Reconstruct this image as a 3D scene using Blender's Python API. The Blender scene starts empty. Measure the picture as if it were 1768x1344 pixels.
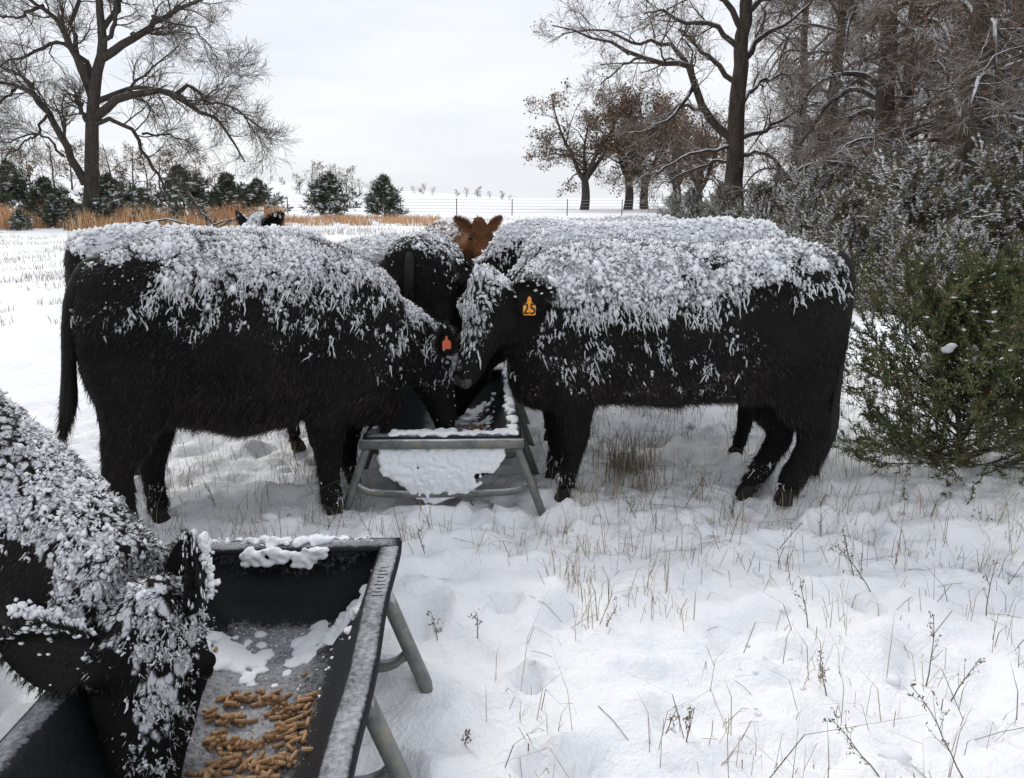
import bpy, bmesh, math, random
import numpy as np
from mathutils import Vector, Matrix

# ------------------------------------------------------------------ camera, world, sun, exposure
scene = bpy.context.scene
COL = scene.collection
F_PX, CX, CY, CAMH = 1335.0, 884.0, 672.0, 1.5
PITCH = math.atan(330.0 / F_PX)
cam_d = bpy.data.cameras.new('camera')
cam_d.sensor_width = 36.0
cam_d.sensor_fit = 'HORIZONTAL'
cam_d.lens = 36.0 * F_PX / 1768.0
cam_d.clip_start = 0.05
cam_d.clip_end = 6000
cam = bpy.data.objects.new('camera', cam_d)
cam.location = (0, 0, CAMH)
cam.rotation_euler = (math.pi / 2 - PITCH, 0, 0)
COL.objects.link(cam)
scene.camera = cam

SUN_EL, SUN_AZ = math.radians(42), math.radians(-35)      # azimuth measured from +Y towards +X
world = bpy.data.worlds.new('World')
scene.world = world
world.use_nodes = True
nt = world.node_tree
nt.nodes.clear()
N = nt.nodes.new
out = N('ShaderNodeOutputWorld'); bg = N('ShaderNodeBackground'); sky = N('ShaderNodeTexSky')
sky.sky_type = 'NISHITA'; sky.sun_disc = False
sky.sun_elevation = SUN_EL; sky.sun_rotation = SUN_AZ
tc = N('ShaderNodeTexCoord'); mp = N('ShaderNodeMapping'); mp.inputs['Scale'].default_value = (1.0, 1.0, 5.5)
no = N('ShaderNodeTexNoise'); no.inputs['Scale'].default_value = 2.2; no.inputs['Detail'].default_value = 5
no.inputs['Roughness'].default_value = 0.5
cr = N('ShaderNodeValToRGB')
cr.color_ramp.elements[0].position = 0.34; cr.color_ramp.elements[0].color = (5.9, 6.2, 6.75, 1)
cr.color_ramp.elements[1].position = 0.68; cr.color_ramp.elements[1].color = (7.2, 7.3, 7.5, 1)
mx = N('ShaderNodeMix'); mx.data_type = 'RGBA'; mx.inputs[0].default_value = 0.93
L = nt.links.new
L(tc.outputs['Generated'], mp.inputs['Vector']); L(mp.outputs[0], no.inputs['Vector'])
L(no.outputs['Fac'], cr.inputs[0]); L(sky.outputs[0], mx.inputs[6]); L(cr.outputs[0], mx.inputs[7])
L(mx.outputs[2], bg.inputs['Color']); bg.inputs['Strength'].default_value = 0.1
L(bg.outputs[0], out.inputs[0])

sun_d = bpy.data.lights.new('sun', 'SUN')
sun_d.energy = 1.1
sun_d.angle = math.radians(16)
sun_d.color = (1.0, 0.96, 0.9)
sun = bpy.data.objects.new('sun', sun_d)
COL.objects.link(sun)
sv = Vector((math.sin(SUN_AZ) * math.cos(SUN_EL), math.cos(SUN_AZ) * math.cos(SUN_EL), math.sin(SUN_EL)))
sun.rotation_euler = (-sv).to_track_quat('-Z', 'Y').to_euler()
sun.location = (0, 0, 30)
scene.view_settings.view_transform = 'Standard'
scene.view_settings.look = 'None'
scene.view_settings.gamma = 1
scene.view_settings.use_curve_mapping = False
scene.view_settings.exposure = 0.47
scene.cycles.max_bounces = 6
scene.cycles.diffuse_bounces = 3

# ------------------------------------------------------------------ small helpers
def P(px, py, Y):
    """photo pixel + distance along the ground -> world point"""
    u, v = (px - CX) / F_PX, (CY - py) / F_PX
    c, s = math.cos(PITCH), math.sin(PITCH)
    dy, dz = c + v * s, -s + v * c
    t = Y / dy
    return np.array([u * t, Y, CAMH + dz * t])

def tag(o, label=None, cat=None, group=None, kind=None):
    if label: o['label'] = label
    if cat: o['category'] = cat
    if group: o['group'] = group
    if kind: o['kind'] = kind
    return o

def empty(name, loc, label=None, cat=None, group=None):
    o = bpy.data.objects.new(name, None)
    o.empty_display_size = 0.2
    o.location = loc
    COL.objects.link(o)
    return tag(o, label, cat, group)

def mesh_arrays(name, V, faces, mats, attrs=None, smooth=True):
    """V (n,3); faces: list of (F (m,k) int array, material index)"""
    me = bpy.data.meshes.new(name)
    V = np.asarray(V, dtype=np.float32)
    me.vertices.add(len(V))
    me.vertices.foreach_set('co', V.ravel())
    idx, starts, mi, pos = [], [], [], 0
    for Fa, m in faces:
        Fa = np.asarray(Fa, dtype=np.int32)
        if len(Fa) == 0: continue
        k = Fa.shape[1]
        idx.append(Fa.ravel())
        starts.append(pos + np.arange(len(Fa), dtype=np.int32) * k)
        mi.append(np.full(len(Fa), m, dtype=np.int32))
        pos += Fa.size
    idx = np.concatenate(idx); starts = np.concatenate(starts); mi = np.concatenate(mi)
    me.loops.add(len(idx)); me.loops.foreach_set('vertex_index', idx)
    me.polygons.add(len(starts)); me.polygons.foreach_set('loop_start', starts)
    me.polygons.foreach_set('material_index', mi)
    me.update(calc_edges=True)
    me.polygons.foreach_set('use_smooth', np.full(len(starts), smooth, dtype=bool))
    for m in mats: me.materials.append(m)
    for k, a in (attrs or {}).items():
        at = me.attributes.new(k, 'FLOAT', 'POINT')
        at.data.foreach_set('value', np.asarray(a, dtype=np.float32))
    me.update()
    return me

def link(name, me, parent=None, loc=None):
    o = bpy.data.objects.new(name, me)
    COL.objects.link(o)
    if parent is not None: o.parent = parent
    if loc is not None: o.location = loc
    return o

class MB:
    """collects shapes for ONE mesh object"""
    def __init__(s): s.V = []; s.F = []; s.n = 0; s.T = []
    def add(s, V, F, m=0, tone=0.5):
        V = np.asarray(V, float).reshape(-1, 3)
        if isinstance(F, np.ndarray): F = [F]
        for f in F: s.F.append((np.asarray(f) + s.n, m))
        s.V.append(V); s.n += len(V)
        s.T.append(np.broadcast_to(np.asarray(tone, float), (len(V),)).copy())
    def box(s, c, size, rot=None, m=0):
        x = np.array([[a, b, d] for a in (-.5, .5) for b in (-.5, .5) for d in (-.5, .5)]) * size
        if rot is not None: x = x @ np.array(rot).T
        s.add(x + np.asarray(c), np.array([[0, 1, 3, 2], [4, 6, 7, 5], [0, 4, 5, 1], [2, 3, 7, 6], [0, 2, 6, 4], [1, 5, 7, 3]]), m)
    def tube(s, pts, rad, k=8, m=0, tone=.5):
        pts = np.asarray(pts, float)[None]; rad = np.broadcast_to(np.asarray(rad, float), (pts.shape[1],))[None]
        V, F = tubes(pts, rad, k, cap=True)
        s.add(V, F, m, tone)
    def mesh(s, name, mats, smooth=True):
        return mesh_arrays(name, np.concatenate(s.V), s.F, mats, {'tone': np.concatenate(s.T)}, smooth)
    def build(s, name, mats, parent=None, smooth=True, origin=None):
        if not isinstance(mats, (list, tuple)): mats = [mats]
        if origin is not None: s.V = [v - np.asarray(origin) for v in s.V]
        return link(name, s.mesh(name, mats, smooth), parent)

def unit(v):
    v = np.asarray(v, float)
    return v / (np.linalg.norm(v, axis=-1, keepdims=True) + 1e-12)

def tubes(PTS, R, k=4, cap=False):
    """PTS (N,n,3), R (N,n) -> V, [quads, tris]"""
    Nn, n, _ = PTS.shape
    T = np.gradient(PTS, axis=1); T = unit(T)
    ref = np.where(np.abs(T[:, :1, 2:3]) > 0.85, np.array([1., 0, 0]), np.array([0, 0, 1.]))
    ref = np.broadcast_to(ref, T.shape)
    A = unit(np.cross(T, ref)); B = np.cross(T, A)
    th = np.arange(k) * 2 * math.pi / k
    ring = (A[:, :, None] * np.cos(th)[None, None, :, None] + B[:, :, None] * np.sin(th)[None, None, :, None]) * R[:, :, None, None]
    V = PTS[:, :, None] + ring
    base = (np.arange(Nn) * n * k)[:, None, None]
    i = (np.arange(n - 1) * k)[None, :, None]; j = np.arange(k)[None, None, :]; j2 = (j + 1) % k
    Q = np.stack([base + i + j, base + i + j2, base + i + k + j2, base + i + k + j], -1).reshape(-1, 4)
    Fs = [Q]
    if cap:
        b = np.arange(Nn) * n * k
        e = b + (n - 1) * k
        tr = []
        for q in range(1, k - 1):
            tr.append(np.stack([b, b + q + 1, b + q], -1)); tr.append(np.stack([e, e + q, e + q + 1], -1))
        Fs.append(np.concatenate(tr))
    return V.reshape(-1, 3), Fs

def grow(rng, PTS, R, per, tmin, lf, ang, n, wander, up, rr, lmin=0.0, plane=None):
    """children of every polyline: per each. returns new PTS, R"""
    Nn, m, _ = PTS.shape
    seg = np.linalg.norm(np.diff(PTS, axis=1), axis=2).sum(1)
    t = tmin + (0.99 - tmin) * (np.arange(per)[None, :] + rng.random((Nn, per))) / per
    f = t * (m - 1); i = np.clip(f.astype(int), 0, m - 2); w = (f - i)[..., None]
    ar = np.arange(Nn)[:, None]
    pos = PTS[ar, i] * (1 - w) + PTS[ar, i + 1] * w
    tan = unit(PTS[ar, i + 1] - PTS[ar, i])
    rad = R[ar, i] * (1 - w[..., 0]) + R[ar, i + 1] * w[..., 0]
    rnd = rng.normal(size=tan.shape)
    perp = unit(rnd - tan * (rnd * tan).sum(-1, keepdims=True))
    a = ang * (0.7 + 0.6 * rng.random((Nn, per)))[..., None]
    d = unit(np.cos(a) * tan + np.sin(a) * perp)
    Ln = np.maximum(lmin, seg[:, None] * lf * (1.15 - 0.75 * t) * (0.6 + 0.8 * rng.random((Nn, per))))
    d = d.reshape(-1, 3); pos = pos.reshape(-1, 3); Ln = Ln.reshape(-1); rad = rad.reshape(-1) * rr
    out = [pos]; st = Ln / (n - 1)
    for q in range(n - 1):
        d = unit(d + rng.normal(size=d.shape) * wander + np.array([0, 0, up]))
        out.append(out[-1] + d * st[:, None])
    PT = np.stack(out, 1)
    RR = rad[:, None] * np.linspace(1, 0.3, n)[None, :]
    return PT, RR

def resample(pts, n, rng=None, amp=0.0):
    pts = np.asarray(pts, float)
    # Catmull-Rom
    p = np.vstack([2 * pts[0] - pts[1], pts, 2 * pts[-1] - pts[-2]])
    t = np.linspace(0, len(pts) - 1 - 1e-6, n); i = t.astype(int); w = (t - i)[:, None]
    a, b, c, d = p[i], p[i + 1], p[i + 2], p[i + 3]
    o = 0.5 * ((2 * b) + (-a + c) * w + (2 * a - 5 * b + 4 * c - d) * w ** 2 + (-a + 3 * b - 3 * c + d) * w ** 3)
    if rng is not None and amp:
        nz = rng.normal(size=o.shape) * amp; nz[0] = 0
        o = o + nz
    return o

# ---- numpy noise
_perm = np.random.RandomState(7).permutation(256); _perm = np.concatenate([_perm, _perm])
_gr = np.random.RandomState(8).normal(size=(256, 2)); _gr /= np.linalg.norm(_gr, axis=1, keepdims=True)
def pnoise(x, y, seed=0):
    x = np.asarray(x, float) + seed * 17.3; y = np.asarray(y, float) + seed * 5.7
    xi = np.floor(x).astype(int); yi = np.floor(y).astype(int); xf = x - xi; yf = y - yi
    u = xf ** 3 * (xf * (xf * 6 - 15) + 10); v = yf ** 3 * (yf * (yf * 6 - 15) + 10)
    def g(a, b):
        h = _perm[(_perm[(xi + a) & 255] + yi + b) & 255]
        return _gr[h, 0] * (xf - a) + _gr[h, 1] * (yf - b)
    return ((g(0, 0) * (1 - u) + g(1, 0) * u) * (1 - v) + (g(0, 1) * (1 - u) + g(1, 1) * u) * v) * 1.5
def fbm(x, y, o=4, seed=0):
    s, a, f = 0, 1.0, 1.0
    for k in range(o):
        s = s + a * pnoise(x * f, y * f, seed + k); a *= .5; f *= 2.03
    return s
def sstep(a, b, x):
    t = np.clip((x - a) / (b - a), 0, 1); return t * t * (3 - 2 * t)

# ------------------------------------------------------------------ materials
def mat(name, base=(.5, .5, .5), rough=.7, build=None, spec=0.3):
    m = bpy.data.materials.new(name); m.use_nodes = True
    nt = m.node_tree; b = nt.nodes['Principled BSDF']
    b.inputs['Base Color'].default_value = (*base, 1); b.inputs['Roughness'].default_value = rough
    b.inputs['Specular IOR Level'].default_value = spec
    if build: build(nt, b)
    return m
def nnode(nt, t, **kw):
    n = nt.nodes.new(t)
    for k, v in kw.items():
        if k in n.inputs: n.inputs[k].default_value = v
        else: setattr(n, k, v)
    return n
def noise_fac(nt, scale, detail=4, rough=.55, coord='Object', stretch=None):
    tc = nt.nodes.new('ShaderNodeTexCoord'); no = nnode(nt, 'ShaderNodeTexNoise', Scale=scale, Detail=detail, Roughness=rough)
    src = tc.outputs[coord]
    if stretch:
        mp = nt.nodes.new('ShaderNodeMapping'); mp.inputs['Scale'].default_value = stretch
        nt.links.new(src, mp.inputs[0]); src = mp.outputs[0]
    nt.links.new(src, no.inputs['Vector'])
    return no.outputs['Fac']
def ramp(nt, fac, stops):
    r = nt.nodes.new('ShaderNodeValToRGB'); el = r.color_ramp.elements
    while len(el) < len(stops): el.new(0.5)
    for e, (p, c) in zip(el, stops):
        e.position = p; e.color = (*c, 1) if len(c) == 3 else c
    nt.links.new(fac, r.inputs[0]); return r.outputs[0]
def mixc(nt, fac, a, b):
    m = nt.nodes.new('ShaderNodeMix'); m.data_type = 'RGBA'
    for s, v in ((0, fac), (6, a), (7, b)):
        if hasattr(v, 'is_output') or hasattr(v, 'links'): nt.links.new(v, m.inputs[s])
        else: m.inputs[s].default_value = v if s == 0 else (*v, 1)
    return m.outputs[2]
def math_n(nt, op, a, b=None, clamp=False):
    m = nt.nodes.new('ShaderNodeMath'); m.operation = op; m.use_clamp = clamp
    for i, v in enumerate((a, b)):
        if v is None: continue
        if isinstance(v, (int, float)): m.inputs[i].default_value = v
        else: nt.links.new(v, m.inputs[i])
    return m.outputs[0]
def bump(nt, b, h, strength, dist):
    n = nnode(nt, 'ShaderNodeBump', Strength=strength, Distance=dist)
    nt.links.new(h, n.inputs['Height']); nt.links.new(n.outputs[0], b.inputs['Normal'])
def attr(nt, name):
    a = nt.nodes.new('ShaderNodeAttribute'); a.attribute_name = name; return a.outputs['Fac']
def upmask(nt, lo, hi, scale, amt):
    """snow caught on faces that look up, broken by noise"""
    g = nt.nodes.new('ShaderNodeNewGeometry'); sp = nt.nodes.new('ShaderNodeSeparateXYZ')
    nt.links.new(g.outputs['Normal'], sp.inputs[0])
    n = noise_fac(nt, scale, 3)
    v = math_n(nt, 'ADD', sp.outputs[2], math_n(nt, 'MULTIPLY', math_n(nt, 'SUBTRACT', n, .5), amt))
    mr = nnode(nt, 'ShaderNodeMapRange'); mr.inputs[1].default_value = lo; mr.inputs[2].default_value = hi
    nt.links.new(v, mr.inputs[0]); return mr.outputs[0]

def _snow(nt, b):
    f = noise_fac(nt, 1.3, 4)
    c = ramp(nt, f, [(.3, (.88, .895, .925)), (.7, (.93, .935, .95))])
    nt.links.new(c, b.inputs['Base Color'])
    n1 = noise_fac(nt, 14, 6, .62); n2 = noise_fac(nt, 90, 3, .6)
    h = math_n(nt, 'ADD', n1, math_n(nt, 'MULTIPLY', n2, .18))
    bump(nt, b, h, .7, .03)
M_SNOW = mat('snow_ground', (.85, .87, .9), .75, _snow, .2)
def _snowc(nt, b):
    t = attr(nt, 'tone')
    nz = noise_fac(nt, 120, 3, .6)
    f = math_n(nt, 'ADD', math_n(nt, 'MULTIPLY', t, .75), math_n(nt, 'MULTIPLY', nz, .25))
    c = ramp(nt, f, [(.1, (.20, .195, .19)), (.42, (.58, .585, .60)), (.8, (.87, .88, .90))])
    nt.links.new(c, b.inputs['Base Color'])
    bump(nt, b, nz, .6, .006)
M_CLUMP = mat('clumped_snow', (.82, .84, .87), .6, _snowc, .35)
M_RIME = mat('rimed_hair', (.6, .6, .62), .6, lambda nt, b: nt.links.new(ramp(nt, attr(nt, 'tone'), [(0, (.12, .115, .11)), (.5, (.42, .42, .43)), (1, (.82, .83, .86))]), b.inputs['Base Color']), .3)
M_SNOWC = mat('packed_snow', (.86, .875, .9), .7, lambda nt, b: bump(nt, b, noise_fac(nt, 60, 5, .65), .7, .008), .25)

def hide_mat(name, c1, c2, snowc=(.62, .63, .66)):
    def f(nt, b):
        n1 = noise_fac(nt, 3.5, 3)
        base = ramp(nt, n1, [(.35, c1), (.7, c2)])
        s = attr(nt, 'snow')
        vor = nnode(nt, 'ShaderNodeTexVoronoi', Scale=42.0, Randomness=1.0)
        tc = nt.nodes.new('ShaderNodeTexCoord'); mp = nt.nodes.new('ShaderNodeMapping'); mp.inputs['Scale'].default_value = (1, 1, .55)
        nn = nnode(nt, 'ShaderNodeTexNoise', Scale=30.0, Detail=3.0)
        nt.links.new(tc.outputs['Object'], mp.inputs[0]); nt.links.new(mp.outputs[0], nn.inputs['Vector'])
        mx = nt.nodes.new('ShaderNodeVectorMath'); mx.operation = 'MULTIPLY_ADD'; mx.inputs[1].default_value = (.03, .03, .03)
        nt.links.new(nn.outputs['Color'], mx.inputs[0]); nt.links.new(mp.outputs[0], mx.inputs[2]); nt.links.new(mx.outputs[0], vor.inputs['Vector'])
        d = math_n(nt, 'SUBTRACT', 1.0, math_n(nt, 'MULTIPLY', vor.outputs['Distance'], 1.25))
        thr = math_n(nt, 'SUBTRACT', 1.06, math_n(nt, 'MULTIPLY', s, .95))
        m = math_n(nt, 'MULTIPLY', math_n(nt, 'SUBTRACT', math_n(nt, 'ADD', math_n(nt, 'MULTIPLY', d, .6), math_n(nt, 'MULTIPLY', nn.outputs['Fac'], .5)), thr), 7.0, True)
        m = math_n(nt, 'MULTIPLY', m, math_n(nt, 'GREATER_THAN', s, 0.02))
        nt.links.new(mixc(nt, m, base, snowc), b.inputs['Base Color'])
        st = noise_fac(nt, 60, 3, .6, 'Object', (1, 1, .3))
        bump(nt, b, math_n(nt, 'ADD', st, math_n(nt, 'MULTIPLY', m, 1.2)), .8, .01)
    return mat(name, c1, .75, f, .12)
M_HIDE = hide_mat('black_hide', (.0045, .0042, .0043), (.0125, .0105, .0095))
M_BROWN = hide_mat('brown_hide', (.07, .028, .012), (.26, .11, .045))
def _fur(c1, c2):
    def f(nt, b):
        nt.links.new(mixc(nt, attr(nt, 'tone'), c1, c2), b.inputs['Base Color'])
    return f
M_FUR = mat('black_fur', (.012, .01, .01), .6, _fur((.003, .0028, .003), (.055, .043, .036)), .24)
M_BFUR = mat('brown_fur', (.15, .06, .02), .6, _fur((.06, .024, .010), (.42, .19, .085)), .3)
M_SKIN = mat('muzzle_skin', (.035, .031, .031), .42, lambda nt, b: bump(nt, b, noise_fac(nt, 120, 3), .5, .004), .5)
M_EYE = mat('eye_black', (.008, .006, .006), .08, None, .6)
M_HOOF = mat('hoof_horn', (.012, .010, .009), .7, lambda nt, b: bump(nt, b, noise_fac(nt, 40, 3), .4, .005), .4)
M_TAG = mat('orange_tag_plastic', (.85, .33, .03), .4, None, .4)
M_RTAG = mat('red_tag_plastic', (.5, .09, .03), .4, None, .4)
M_INK = mat('black_ink', (.015, .015, .015), .6)

def _bark(c1, c2, lo, hi, amt, sc=9):
    def f(nt, b):
        n = noise_fac(nt, sc, 5, .7, 'Object', (1, 1, .25))
        n_f = noise_fac(nt, sc * 5, 4, .7, 'Object', (1, 1, .3)); n = math_n(nt, 'ADD', math_n(nt, 'MULTIPLY', n, .5), math_n(nt, 'MULTIPLY', n_f, .5))
        base = ramp(nt, n, [(.4, c1), (.6, c2)])
        m = upmask(nt, lo, hi, 2.2, amt)
        nt.links.new(mixc(nt, m, base, (.82, .84, .88)), b.inputs['Base Color'])
        bump(nt, b, n, 1.0, .05)
    return f
M_BARK = mat('oak_bark', (.06, .05, .045), .9, _bark((.03, .027, .025), (.095, .083, .072), .86, .99, .5), .1)
M_BARKS = mat('snowy_oak_bark', (.07, .06, .05), .9, _bark((.035, .029, .025), (.11, .088, .07), .42, .72, .7), .1)
M_TWIG = mat('bare_twig', (.075, .06, .048), .9, _bark((.08, .068, .058), (.17, .14, .11), .93, 1.05, .5, 3), .1)
M_TWIGS = mat('snowy_twig', (.075, .06, .048), .9, _bark((.075, .053, .037), (.21, .145, .095), .45, .9, 1.5, 3), .1)
def _leaf(stops):
    def f(nt, b):
        nt.links.new(ramp(nt, attr(nt, 'tone'), stops), b.inputs['Base Color'])
    return f
M_NEEDLE = mat('juniper_needles', (.05, .07, .03), .7, _leaf([(0, (.04, .052, .02)), (.5, (.105, .12, .05)), (.85, (.17, .175, .085)), (1, (.22, .13, .065))]), .2)
M_NEEDLET = mat('thicket_needles', (.06, .06, .035), .8, _leaf([(0, (.06, .062, .036)), (.5, (.14, .14, .082)), (.85, (.2, .19, .125)), (1, (.2, .13, .085))]), .15)
M_NEEDLEF = mat('cedar_needles', (.04, .055, .03), .8, _leaf([(0, (.045, .058, .04)), (.6, (.1, .115, .075)), (1, (.15, .16, .1))]), .15)
M_OAKLEAF = mat('dead_oak_leaves', (.16, .07, .035), .8, _leaf([(0, (.075, .042, .028)), (.6, (.17, .098, .062)), (1, (.26, .175, .11))]), .15)
M_GRASS = mat('dry_grass', (.3, .22, .13), .9, _leaf([(0, (.09, .065, .04)), (.5, (.26, .195, .115)), (1, (.46, .38, .25))]), .1)
M_OGRASS = mat('bluestem_grass', (.42, .2, .08), .9, _leaf([(0, (.34, .18, .09)), (.5, (.62, .36, .19)), (1, (.75, .55, .35))]), .1)
M_WEED = mat('dead_weed', (.12, .09, .06), .9, _leaf([(0, (.07, .055, .04)), (.5, (.19, .15, .10)), (1, (.34, .28, .19))]), .1)

# ------------------------------------------------------------------ ground
rng = np.random.default_rng(11)
HOOVES = []      # filled below, before the sheet is made
RX = np.array([-400, 0, 120, 200, 330, 500, 620, 700, 800, 900, 1000, 1300, 2200.])
RY = np.array([270, 285, 292, 299, 306, 322, 328, 334, 341, 347, 350, 350, 350.])
def hill(x, y):
    """snow field that climbs to the left behind the trees"""
    yy = np.maximum(y, 1.0)
    px = CX + x / np.minimum(np.maximum(yy, 60), 130) * F_PX
    ry = np.interp(px, RX, RY)
    top = CAMH + (342 - ry) / F_PX * 130.0
    k = sstep(52, 130, y)
    return k * top + 0.0 * x
foot = []
for i in range(330):
    if i < 200: fx, fy = rng.uniform(-3.2, 3.6), rng.uniform(1.0, 6.8)
    else: fx, fy = rng.normal(0.2, 1.6), rng.normal(3.6, .9)
    foot.append((fx, fy, rng.uniform(.05, .12), rng.uniform(.02, .06), rng.uniform(.6, 1.7), rng.uniform(0, 3.14)))
def near_relief(x, y):
    fade = 1 - sstep(14, 40, np.hypot(x, y))
    wx = x + .12 * pnoise(x * 2.3, y * 2.3, 31); wy = y + .12 * pnoise(x * 2.3, y * 2.3, 37)
    h = .06 * fbm(wx / 1.5, wy / 1.5, 3, 1)
    r = 1 - np.abs(fbm(wx / .55, wy / .5, 3, 5))
    h = h + .034 * (r - .6) + .02 * fbm(wx / .17, wy / .13, 4, 9) + .008 * (1 - np.abs(fbm(wx / .09, wy / .06, 2, 14)))
    q = pnoise(wx / .33, wy / .26, 21)
    h = h + .028 * sstep(.12, .42, q) + .012 * sstep(.0, .12, pnoise(wx / .2, wy / .17, 29))
    return h * fade - .02
def relief(x, y):
    h = near_relief(x, y)
    for fx, fy, r, d, asp, a in foot:
        m = (np.abs(x - fx) < .45) & (np.abs(y - fy) < .45)
        if not m.any(): continue
        dx, dy = x[m] - fx, y[m] - fy
        u = dx * math.cos(a) + dy * math.sin(a); v = (-dx * math.sin(a) + dy * math.cos(a)) * asp
        rr = np.sqrt(u * u + v * v) / r
        h[m] += -d * (1 - sstep(.55, 1.15, rr)) + d * .3 * np.exp(-((rr - 1.35) / .3) ** 2)
    return h
def gz(x, y):
    x = np.atleast_1d(np.asarray(x, float)); y = np.atleast_1d(np.asarray(y, float))
    return relief(x.copy(), y.copy()) + hill(x, y)
def gz1(x, y): return float(gz([x], [y])[0])

def axis(core0, core1, step, lo, hi, growth):
    a = list(np.arange(core0, core1, step))
    s = step; v = a[-1]
    while v < hi: s *= growth; v += s; a.append(v)
    s = step; v = a[0]; b = []
    while v > lo: s *= growth; v -= s; b.append(v)
    return np.array(b[::-1] + a)
xs = axis(-2.0, 2.9, .033, -1600, 1600, 1.06)
ys = axis(1.4, 4.9, .03, -300, 3000, 1.05)
GX, GY = np.meshgrid(xs, ys)
GZ = gz(GX.ravel(), GY.ravel())
nx, ny = len(xs), len(ys)
ii = (np.arange(ny - 1) * nx)[:, None] + np.arange(nx - 1)[None, :]
Q = np.stack([ii, ii + 1, ii + nx + 1, ii + nx], -1).reshape(-1, 4)
g = link('ground', mesh_arrays('ground', np.stack([GX.ravel(), GY.ravel(), GZ], 1), [(Q, 0)], [M_SNOW]))
tag(g, kind='structure')

# ------------------------------------------------------------------ blobs
def ico(sub):
    bm = bmesh.new(); bmesh.ops.create_icosphere(bm, subdivisions=sub, radius=1)
    bm.verts.ensure_lookup_table()
    V = np.array([v.co[:] for v in bm.verts]); Fa = np.array([[v.index for v in f.verts] for f in bm.faces]); bm.free()
    return V, Fa
ICO1, ICO2, ICO3 = ico(1), ico(2), ico(3)
OCT = (np.array([[1, 0, 0], [-1, 0, 0], [0, 1, 0], [0, -1, 0], [0, 0, 1], [0, 0, -1.]]), np.array([[0, 2, 4], [2, 1, 4], [1, 3, 4], [3, 0, 4], [2, 0, 5], [1, 2, 5], [3, 1, 5], [0, 3, 5]]))
def blobs(rng, pos, ax, ay, az, sx, sy, sz, base=ICO1, jit=.18):
    """many jittered ellipsoids with frames (ax, ay, az)"""
    bv, bf = base
    n = len(pos)
    J = 1 + rng.normal(size=(n, len(bv))) * jit
    L = bv[None] * J[..., None]
    V = pos[:, None] + L[..., 0:1] * (ax * sx[:, None])[:, None] + L[..., 1:2] * (ay * sy[:, None])[:, None] + L[..., 2:3] * (az * sz[:, None])[:, None]
    Fa = bf[None] + (np.arange(n) * len(bv))[:, None, None]
    return V.reshape(-1, 3), Fa.reshape(-1, 3), len(bv)

def remesh(V, faces, voxel, smooth_it=5, fac=.5):
    me = mesh_arrays('tmp', V, faces, [])
    ob = bpy.data.objects.new('tmp', me); COL.objects.link(ob)
    m = ob.modifiers.new('r', 'REMESH'); m.mode = 'VOXEL'; m.voxel_size = voxel; m.use_smooth_shade = True
    if smooth_it:
        s = ob.modifiers.new('s', 'SMOOTH'); s.factor = fac; s.iterations = smooth_it
    dg = bpy.context.evaluated_depsgraph_get()
    res = bpy.data.meshes.new_from_object(ob.evaluated_get(dg))
    bpy.data.objects.remove(ob); bpy.data.meshes.remove(me)
    return res
def mverts(me):
    a = np.empty(len(me.vertices) * 3, np.float32); me.vertices.foreach_get('co', a); return a.reshape(-1, 3).astype(float)
def set_verts(me, V):
    me.vertices.foreach_set('co', V.astype(np.float32).ravel()); me.update()
def mnormals(me):
    a = np.empty(len(me.vertices) * 3, np.float32); me.vertices.foreach_get('normal', a); return a.reshape(-1, 3).astype(float)
def mtris(me):
    me.calc_loop_triangles()
    a = np.empty(len(me.loop_triangles) * 3, np.int32); me.loop_triangles.foreach_get('vertices', a); return a.reshape(-1, 3)
def sample(me, n, rng):
    V, T, Nn = mverts(me), mtris(me), mnormals(me)
    a, b, c = V[T[:, 0]], V[T[:, 1]], V[T[:, 2]]
    ar = np.linalg.norm(np.cross(b - a, c - a), axis=1); cs = np.cumsum(ar); cs /= cs[-1]
    i = np.searchsorted(cs, rng.random(n))
    r1, r2 = np.sqrt(rng.random(n)), rng.random(n)
    w = np.stack([1 - r1, r1 * (1 - r2), r1 * r2], 1)
    t = T[i]
    p = (V[t] * w[..., None]).sum(1); nn = unit((Nn[t] * w[..., None]).sum(1))
    return p, nn, t, w

def snow_heap(rng, pts, rad, voxel=.01, parent=None, name='snow_patch', mats=None, origin=(0, 0, 0), flat=.5, up=(0, 0, 1)):
    """soft heap made of overlapping lumps"""
    pts = np.asarray(pts, float); n = len(pts)
    ez = np.tile(unit(np.array(up, float)), (n, 1)); ex = unit(np.cross(ez, np.array([.31, .95, .1]))); ey = np.cross(ez, ex)
    V, Fa, _ = blobs(rng, pts, ex, ey, ez, np.asarray(rad) * rng.uniform(.8, 1.3, n), np.asarray(rad) * rng.uniform(.8, 1.3, n), np.asarray(rad) * flat, ICO2, .12)
    me = remesh(V, [(Fa, 0)], voxel, 3)
    VV = mverts(me) - np.asarray(origin)
    set_verts(me, VV)
    me.materials.clear(); me.materials.append(mats or M_SNOWC)
    return link(name, me, parent)

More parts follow.
